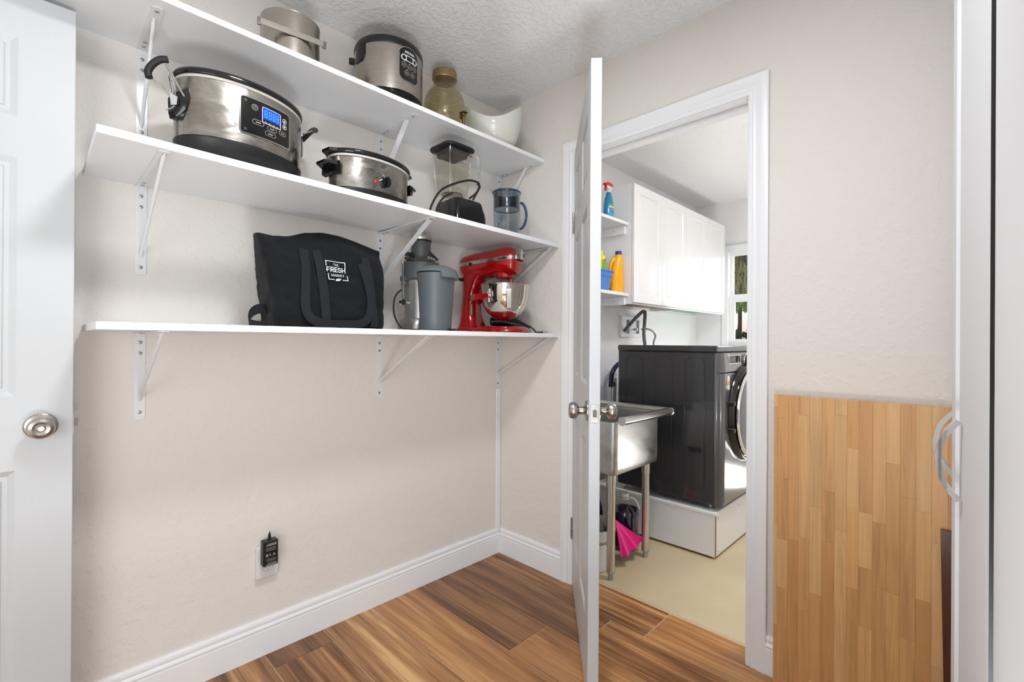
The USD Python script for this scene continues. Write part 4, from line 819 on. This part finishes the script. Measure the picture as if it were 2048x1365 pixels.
b = mf(box(0, .68, 0, .60, .034, .860, .004))
for ya, yb, zb_ in ((.427, .549, .12), (.238, .362, .105), (.052, .173, .095)):
    ring = ringpoly(rpoly(yb - ya, .84 - zb_, .05, (ya + yb) / 2, (.84 + zb_) / 2), .010)
    b = b - mf(sidex(ext(ring, .005), -.001))
b = b - mf(sidex(ext(rpoly(.088, .034, .0165, .112, .318), .03), -.001))
obj('cabinet', b, washer_m, t, smooth=20)
obj('side_grip', sidex(ext(ringpoly(rpoly(.098, .044, .0215, .112, .318), .006), .004), -.003), washer_m, t)
obj('top_cover', box(-.004, .684, -.012, .604, .8605, .896, .006), washer_m, t)
for fx in (.04, .64):
    for fy_ in (.04, .56): obj('foot', lathe([(0, 0), (.018, 0), (.018, .006), (.008, .010), (.008, .0345), (0, .0345)], 18, (fx, fy_, 0)), alu_m, t)
def fsec(z, dep): return at_z(np.array([(0.003, 0.)] + [(.006 + .022 * (1 - math.cos(a_)), -dep * math.sin(a_)) for a_ in np.linspace(.15, math.pi / 2, 7)] + [(.68 - .006 - .022 * (1 - math.cos(a_)), -dep * math.sin(a_)) for a_ in np.linspace(math.pi / 2, .15, 7)] + [(.677, 0.)]), z)
obj('front_panel', loft([fsec(z, d_) for z, d_ in ((.036, .032), (.05, .040), (.40, .043), (.74, .040), (.747, .036))]), washer_front_m, t, smooth=40)
cp = mf(loft([fsec(z, d_) for z, d_ in ((.751, .038), (.757, .042), (.85, .034), (.858, .028))])) - mf(rbox(.085, .262, -.08, -.022, .800, .842, .012))
obj('control_panel', cp, washer_front_m, t, smooth=40)
obj('drawer_recess', rbox(.083, .264, -.026, -.008, .798, .844, .008), blackgl_m, t); obj('drawer_rim', [front(mv(ext(ringpoly(rpoly(.184, .048, .013, .174, .821), .0035), .0015), (0, 0, .0385)))], chrome_m, t)
kn = obj('program_dial', [mv(lathe([(0, 0), (.042, 0), (.041, .018), (.034, .024), (0, .025)], 40), (.375, -.037, .806), rx=90)], black_m, t); obj('dial_ring', mv(lathe([(.043, 0), (.049, 0), (.048, .004), (.043, .005)], 40), (.375, -.036, .806), rx=90), chrome_m, kn)
obj('brand_name', [front(mv(text('LG', .0105, .0006, True), (.098, .8485, .0345))), front(mv(ext(Point(.079, .8485).buffer(.0062, 16), .0006), (0, 0, .0345)))], white_print, t)
obj('panel_print', front(mv(ext(sbox(.215, .846, .245, .849), .0006), (0, 0, .0365))), grey_print, t)
for q_ in [sbox(.296, .838, .325, .840), sbox(.296, .828, .318, .830)] + [sbox(.300, .78 + i * .011, .318, .785 + i * .011) for i in range(4)]: obj('panel_print', front(mv(ext(q_, .0006), (0, 0, .0365))), grey_print, t)
st = obj('sticker', front(mv(ext(rpoly(.034, .075, .003, .075, .695), .0006), (0, 0, .0405))), mat('sticker_white', (214, 226, 226), .4), t); obj('sticker_band', front(mv(cat(ext(sbox(.061, .683, .089, .705), .0004)), (0, 0, .0412))), mat('sticker_orange', (232, 168, 60), .4), st)
def dring(p): return mv(lathe(p, 80), (.34, -.040, .510), rx=90)
dr = obj('door', dring([(.238, .0), (.277, 0), (.279, .006), (.272, .022), (.262, .030), (.25, .031), (.24, .026)]), blackgl_m, t)
obj('chrome_ring', dring([(.232, .024), (.246, .030), (.252, .040), (.246, .047), (.232, .046), (.226, .038)]), chrome_m, dr)
obj('door_glass', dring([(0, .0), (.237, .0), (.236, .038), (.20, .046), (.13, .054), (0, .058)]), washer_glass_m, dr)
for zz in (.585, .44): obj('hinge_cap', box(.055, .085, -.078, -.045, zz - .011, zz + .011, .003), black_m, dr)
t = thing('washer_outlet_box', 'white recessed washer outlet box with taps on the laundry wall', 'outlet box', (3.20, DA - .0005, 1.282))
fr = sbox(-.155, -.078, .155, .078).difference(unary_union([sbox(-.125, -.052, -.035, .052), sbox(.02, -.052, .11, .052)]))
obj('frame', front(ext(fr, .016)), whitepl_m, t); obj('recess', [box(-.128, -.032, -.003, 0, -.055, .055), box(.017, .113, -.003, 0, -.055, .055)], alu_m, t)
obj('tap', [cyl((.05, -.004, -.02), (.05, -.034, -.02), .009), mv(box(-.018, .018, -.006, .006, -.005, .005, .002), (.05, -.04, -.02))], chrome_m, t)
tag(obj('drain_hose', tube(spline([(3.085, 1.856, 1.245), (3.09, 1.835, 1.27), (3.13, 1.80, 1.33), (3.185, 1.77, 1.386), (3.205, 1.76, 1.395), (3.205, 1.75, 1.38), (3.17, 1.735, 1.30), (3.135, 1.72, 1.22), (3.125, 1.70, 1.12), (3.12, 1.66, .98), (3.12, 1.5905, .95)], 8), .0125, 14), hose_m), 'grey corrugated drain hose looping up behind the washing machine', 'hose')
tag(obj('supply_hose', tube(spline([(3.268, 1.816, 1.262), (3.285, 1.78, 1.266), (3.32, 1.75, 1.25), (3.33, 1.73, 1.21), (3.245, 1.70, 1.15), (3.20, 1.65, 1.03), (3.19, 1.5905, 1.0)], 8), .0075, 12), braid_m), 'braided steel water hose curving down to the washing machine', 'hose')

# ------------------------------------------------------------------ utility sink and what stands under it
t = thing('utility_sink', 'stainless steel utility sink on tube legs behind the open door', 'sink', (2.175, 1.485, 0))
def rc(w, d, r, z, dx=0, dy=0): return at_z(rrect(w, d, r, 8, dx, dy), z)
obj('basin', loft([rc(.43, .51, .02, .515), rc(.445, .525, .03, .522), rc(.45, .53, .032, .55), rc(.452, .532, .032, .775), rc(.446, .526, .03, .775), rc(.442, .522, .03, .55), rc(.435, .515, .028, .527), rc(.42, .50, .02, .524)]), sink_m, t, smooth=40)
def rimpath(): return [(-.222, -.302, .787), (.225, -.302, .787), (.252, -.293, .787), (.262, -.266, .787), (.262, .27, .787)]
obj('rolled_rim', tube(spline(rimpath(), 8), .0215, 16), leg_m, t, smooth=60)
obj('rim_flange', [box(-.222, .25, -.30, -.262, .775, .7785), box(.222, .255, -.262, .27, .775, .7785), box(-.222, .255, .262, .275, .775, .90, .003)], sink_m, t)
for lx_, ly_ in ((-.185, -.222), (.158, -.222), (-.185, .22), (.158, .22)):
    lg = obj('leg', cyl((lx_, ly_, .034), (lx_, ly_, .517), .0205, 24), leg_m, t)
    obj('leg_socket', cyl((lx_, ly_, .455), (lx_, ly_, .5165), .0235, 24), leg_m, lg); obj('foot', [cyl((lx_, ly_, 0), (lx_, ly_, .036), .013, 16), lathe([(.0, .03), (.019, .03), (.0215, .038), (.0, .042)], 20, (lx_, ly_, 0))], alu_m, lg)
obj('faucet', [tube(spline([(.02, .27, .90), (.02, .27, 1.0), (.02, .23, 1.05), (.03, .12, 1.06), (.03, .06, 1.03), (.03, .052, .99)], 6), .010, 12)], chrome_m, t)
t = thing('mop', 'mop pole with bent navy grip and white shaft behind the sink', 'mop', (2.80, 1.80, 0))
obj('shaft', cyl((-.03, .0, .05), (.022, 0, .86), .012, 14), whitepl_m, t); obj('grip', tube(spline([(.021, 0, .85), (.030, 0, .92), (.045, 0, .955), (.085, 0, .99), (.14, 0, 1.015)], 6), .0165, 14), navy_m, t); obj('clip', box(.045, .068, -.012, .012, .853, .885, .004), black_m, t)
obj('head', box(-.13, .07, -.035, .035, 0, .052, .01), navy_m, t)
t = thing('grey_pole', 'plain grey pole with white tip beside the mop', 'pole', (2.915, 1.835, 0))
obj('shaft', cyl((-.02, 0, 0), (.02, 0, .91), .012, 14), alu_m, t); obj('tip', [cyl((.02, 0, .905), (.0215, 0, .94), .0125, 14), cyl((.0215, 0, .94), (.023, 0, .972), .006, 10)], whitepl_m, t)

BX, BY = 2.062, 1.435
t = thing('bucket', 'white printed bucket under the sink', 'bucket', (BX, BY, 0))
bk = [(0, 0), (.112, 0), (.116, .006), (.127, .165), (.130, .166), (.130, .182), (.134, .184), (.134, .20), (.137, .201), (.137, .2095), (.130, .2095), (.120, .02), (0, .012)]
obj('shell', lathe(bk, 72), bucket_m, t)
def conepatch(a0_, a1_, z0, z1):
    g = np.linspace(math.radians(a0_), math.radians(a1_), 14); rr = lambda z: .1165 + (z - .006) / .159 * .011
    return loft([[(r_ * math.cos(k), r_ * math.sin(k), z) for r_, z in ((rr(z0) + .0002, z0), (rr(z0) + .0009, z0), (rr(z1) + .0009, z1), (rr(z1) + .0002, z1))] for k in g])
prn = [conepatch(-150, -20, .028, .058)] + [conepatch(-150, -20 - 8 * (i % 2), .066 + i * .0085, .070 + i * .0085) for i in range(8)] + [conepatch(-150, -100, .140, .155)]
obj('print', prn, grey_print, t)
obj('print_panel', [conepatch(-70 + 16 * i, -60 + 16 * i, .034, .052) for i in range(4)], dark_print, t)
tag(obj('dust_pan', [hull([(BX - .09, BY - .05, .12), (BX + .09, BY - .07, .13), (BX + .085, BY + .02, .235), (BX - .08, BY + .03, .245), (BX + .0, BY - .02, .275), (BX - .088, BY - .046, .12), (BX + .088, BY - .066, .13)])], mat('grey_pad', (140, 138, 134), .6)), 'grey pad sticking up out of the white bucket', 'pad')
G = []
for u in np.linspace(0, 1, 40):
    row = []
    for v in np.linspace(0, 1, 26):
        A0 = np.array([BX + .035 + .085 * u, BY - .137 + .055 * u, .212]); 
        B0 = np.array([BX + .055 + .215 * u ** 1.1, BY - .150 + .005 * u, .052 + .012 * math.sin(u * 14) + (.03 * u ** 6)])
        over = np.array([BX + .03 + .06 * u, BY - .09 + .045 * u, .214])
        if v < .12: p = over + (A0 - over) * (v / .12); p[2] += .006 * math.sin(v / .12 * math.pi)
        else:
            k = (v - .12) / .88; p = A0 + (B0 - A0) * k; amp = .012 * k ** .7; p[1] += amp * math.sin(u * 15 + 1.2 * k) - .012 * k; p[0] += amp * .5 * math.cos(u * 10)
        row.append(p)
    G.append(row)
G = np.array(G); Nn = np.cross(np.gradient(G, axis=0), np.gradient(G, axis=1)); Nn /= np.linalg.norm(Nn, axis=2, keepdims=True) + 1e-9
def sheet(G, N, th):
    n, m_ = G.shape[:2]; v = np.vstack([(G + N * th / 2).reshape(-1, 3), (G - N * th / 2).reshape(-1, 3)]); f = []; o = n * m_
    for i in range(n - 1):
        for j in range(m_ - 1):
            a_, b_, c_, d_ = i * m_ + j, (i + 1) * m_ + j, (i + 1) * m_ + j + 1, i * m_ + j + 1
            f += [(a_, b_, c_), (a_, c_, d_), (o + a_, o + c_, o + b_), (o + a_, o + d_, o + c_)]
    rim = [i * m_ for i in range(n)] + [(n - 1) * m_ + j for j in range(1, m_)] + [i * m_ + m_ - 1 for i in range(n - 2, -1, -1)] + [j for j in range(m_ - 2, 0, -1)]
    for a_, b_ in zip(rim, rim[1:] + rim[:1]): f += [(a_, o + a_, o + b_), (a_, o + b_, b_)]
    return T(v, f)
tag(obj('cleaning_cloth', sheet(G, Nn, .004), pink_m, None, 60), 'bright pink cleaning cloth draped over the bucket rim', 'cloth')
t = thing('cleaner_jug', 'large clear jug of dark purple cleaner with white cap under the sink', 'jug', (2.372, 1.418, 0))
jp = [(0, 0), (.074, 0), (.084, .008)] + [(.086 - .004 * (i % 2), .03 + i * .0125) for i in range(13)] + [(.086, .20), (.078, .222), (.055, .25), (.030, .268), (.022, .275), (.022, .285)]
obj('bottle', lathe(jp, 48), glass_m, t, smooth=60)
obj('liquid', lathe([(0, .003), (.071, .003), (.081, .010)] + [(.083 - .004 * (i % 2), .03 + i * .0125) for i in range(13)] + [(.083, .195), (.079, .212), (0, .212)], 48), purple_m, t, smooth=60)
obj('cap', lathe([(0, .282), (.026, .282), (.027, .286), (.027, .300), (.024, .304), (0, .304)], 32), whitepl_m, t); obj('collar', lathe([(.018, .270), (.031, .271), (.031, .276), (.018, .279)], 32), whitepl_m, t)
obj('carry_handle', tube(spline([(.028, -.02, .274), (.05, -.035, .262), (.075, -.045, .225), (.082, -.048, .20)], 6), .0045, 8), whitepl_m, t)
t = thing('dark_blue_bottle', 'dark blue bottle behind the front sink leg, by the jug', 'bottle', (2.262, 1.532, 0))
obj('bottle', loft([at_z(ell(a_, b_, 32), z) for a_, b_, z in ((.038, .03, 0), (.042, .033, .006), (.042, .033, .18), (.034, .028, .23), (.018, .018, .27), (.015, .015, .30))]), navy_m, t, smooth=50); obj('cap', lathe([(0, .299), (.017, .299), (.017, .325), (0, .327)], 24), navy_m, t)
t = thing('cream_bottle', 'cream ribbed plastic bottle standing behind the bucket', 'bottle', (2.135, 1.640, 0))
obj('bottle', lathe([(0, 0), (.045, 0), (.048, .006)] + [(.048 - .002 * (i % 2), .05 + i * .02) for i in range(9)] + [(.046, .25), (.040, .275), (.040, .30), (0, .30)], 40), mat('cream_plastic', (206, 196, 178), .4), t, smooth=40); obj('cap', lathe([(0, .30), (.034, .30), (.034, .345), (.031, .348), (0, .348)], 32), whitepl_m, t)

# ------------------------------------------------------------------ outside the laundry window
grass_m = mat('grass', (70, 92, 44), .9); leaf_ms = [usdkit.material(stage, LOOK + f'leaf_{i}', {'d': ('diffuse_bsdf', {'color': lin(c)}), 't': ('translucent_bsdf', {'color': lin(tuple(min(255, int(k * 1.2)) for k in c))}), 'x': ('mix_closure', {'fac': .35})}, [('d.BSDF', 'x.closure1'), ('t.BSDF', 'x.closure2')], surface='x.closure') for i, c in enumerate(((122, 146, 54), (84, 106, 40), (26, 32, 17)))]
moss_m = mat('spanish_moss', (82, 78, 52), .95, spec=.1); bark_m = mat('bark', (58, 48, 38), .9, spec=.1)
tag(obj('lawn', box(4.7, 45, -12, 30, -.5, -.35), grass_m), 'grass outside the laundry window', 'lawn', kind='structure')
def leaves(c, rad, n, size, seed):
    g = np.random.default_rng(seed); d = g.normal(size=(n, 3)); d /= np.linalg.norm(d, axis=1, keepdims=True); P = np.asarray(c) + d * (g.random((n, 1)) ** .45) * np.asarray(rad)
    a_ = g.normal(size=(n, 3)); a_ /= np.linalg.norm(a_, axis=1, keepdims=True); b_ = np.cross(a_, g.normal(size=(n, 3))); b_ /= np.linalg.norm(b_, axis=1, keepdims=True); s = size * (.6 + .8 * g.random((n, 1)))
    v = np.stack([P - a_ * s, P + b_ * s * .45, P + a_ * s, P - b_ * s * .45], 1).reshape(-1, 3); k = np.arange(n)[:, None] * 4
    return T(v, np.vstack([k + [0, 1, 2], k + [0, 2, 3]]))
def moss(x0_, x1_, y0_, y1_, ztop, lmin, lmax, n, seed):
    g = np.random.default_rng(seed); out = []
    for i in range(n):
        x, y = g.uniform(x0_, x1_), g.uniform(y0_, y1_); l = g.uniform(lmin, lmax) * (.5 + .5 * meshkit.noise(np.array([x * 1.2, y * 2.2, 3.])))
        z = ztop + g.uniform(-.25, .25); P = np.array([(x + g.normal() * .02, y + g.normal() * .025, z - l * k) for k in (0, .35, .7, 1.)])
        out.append(tube(P, [.016, .026, .018, .002], 4))
    return cat(*out)
t = thing('oak_tree', 'shady oak hung with grey moss outside the laundry window', 'tree', (11.5, 6.4, -.35))
obj('trunk', tube(spline([(0, 0, 0), (.05, 0, 1.5), (-.1, -.1, 3.), (0, -.6, 4.2)], 5), np.linspace(.34, .22, 16), 14), bark_m, t)
obj('branch', [tube(spline([(-.05, -.1, 3.0), (-.2, -1.2, 3.9), (-.3, -2.4, 4.2), (-.2, -3.8, 4.3)], 5), np.linspace(.16, .06, 16), 10)], bark_m, t)
obj('branch', tube(spline([(0, 0, 1.9), (-.5, -1.0, 2.75), (-.95, -2.2, 2.98), (-1.0, -3.9, 3.02)], 5), np.linspace(.13, .04, 16), 8), bark_m, t)
obj('crown', cat(leaves((0, -1.2, 5.6), (2.4, 3.4, 1.5), 3500, .16, 3), leaves((-.2, -2.2, 4.4), (1.2, 2.0, .5), 900, .13, 4)), leaf_ms[2], t, smooth=False)
tag(obj('hanging_moss', moss(-1.0, .6, -3.8, -1.0, 4.3, .9, 2.3, 520, 5), moss_m, t, 60), kind='stuff')
tag(obj('hanging_moss', moss(-1.25, -.75, -3.8, -1.2, 2.98, .35, 1.05, 260, 6), moss_m, t, 60), kind='stuff')
t = thing('shrub', 'sunlit yellow green shrub seen through the upper window pane', 'shrub', (15.5, 5.2, -.35))
obj('foliage', leaves((0, 0, 3.15), (1.1, 1.7, .65), 3600, .10, 7), leaf_ms[0], t, smooth=False); obj('stem', cyl((0, 0, 0), (0, 0, 2.9), .06, 8), bark_m, t)
t = thing('hedge', 'dark hedge at the foot of the laundry window view', 'hedge', (9.0, 3.0, -.35))
obj('foliage', leaves((0, 0, .85), (.5, 2.2, .95), 5000, .09, 9), leaf_ms[2], t, smooth=False)
t = thing('neighbour_house', 'pale house with reddish roof beyond the trees', 'house', (21, 5.0, -.35))
obj('wall', box(0, 6, -4, 7, 0, 1.95), mat('house_wall', (226, 216, 206), .8), t); obj('roof', loft([[(-.5, -4.5, 1.9), (6.5, -4.5, 1.9), (3, -4.5, 3.5)], [(-.5, 7.5, 1.9), (6.5, 7.5, 1.9), (3, 7.5, 3.5)]]), mat('roof_shingle', (186, 158, 150), .85), t)
obj('window', box(-.02, 0, -.2, 1.1, .7, 1.6), black_m, t)
for k, (x, y, r, lb) in enumerate(((18.0, 7.6, 2.3, 'dark leafy tree behind the mossy oak, left in the laundry window'), (18.5, 1.2, 2.6, 'dark leafy tree right of the pale house beyond the laundry window'))):
    t = thing('leafy_tree', lb, 'tree', (x, y, -.35))
    obj('trunk', cyl((0, 0, 0), (0, 0, 3.6), .18, 10), bark_m, t)
    obj('crown', leaves((0, 0, 5.0), (r, r * 1.2, 1.9), 5200, .17, 20 + k), leaf_ms[1 if k else 2], t, smooth=False)
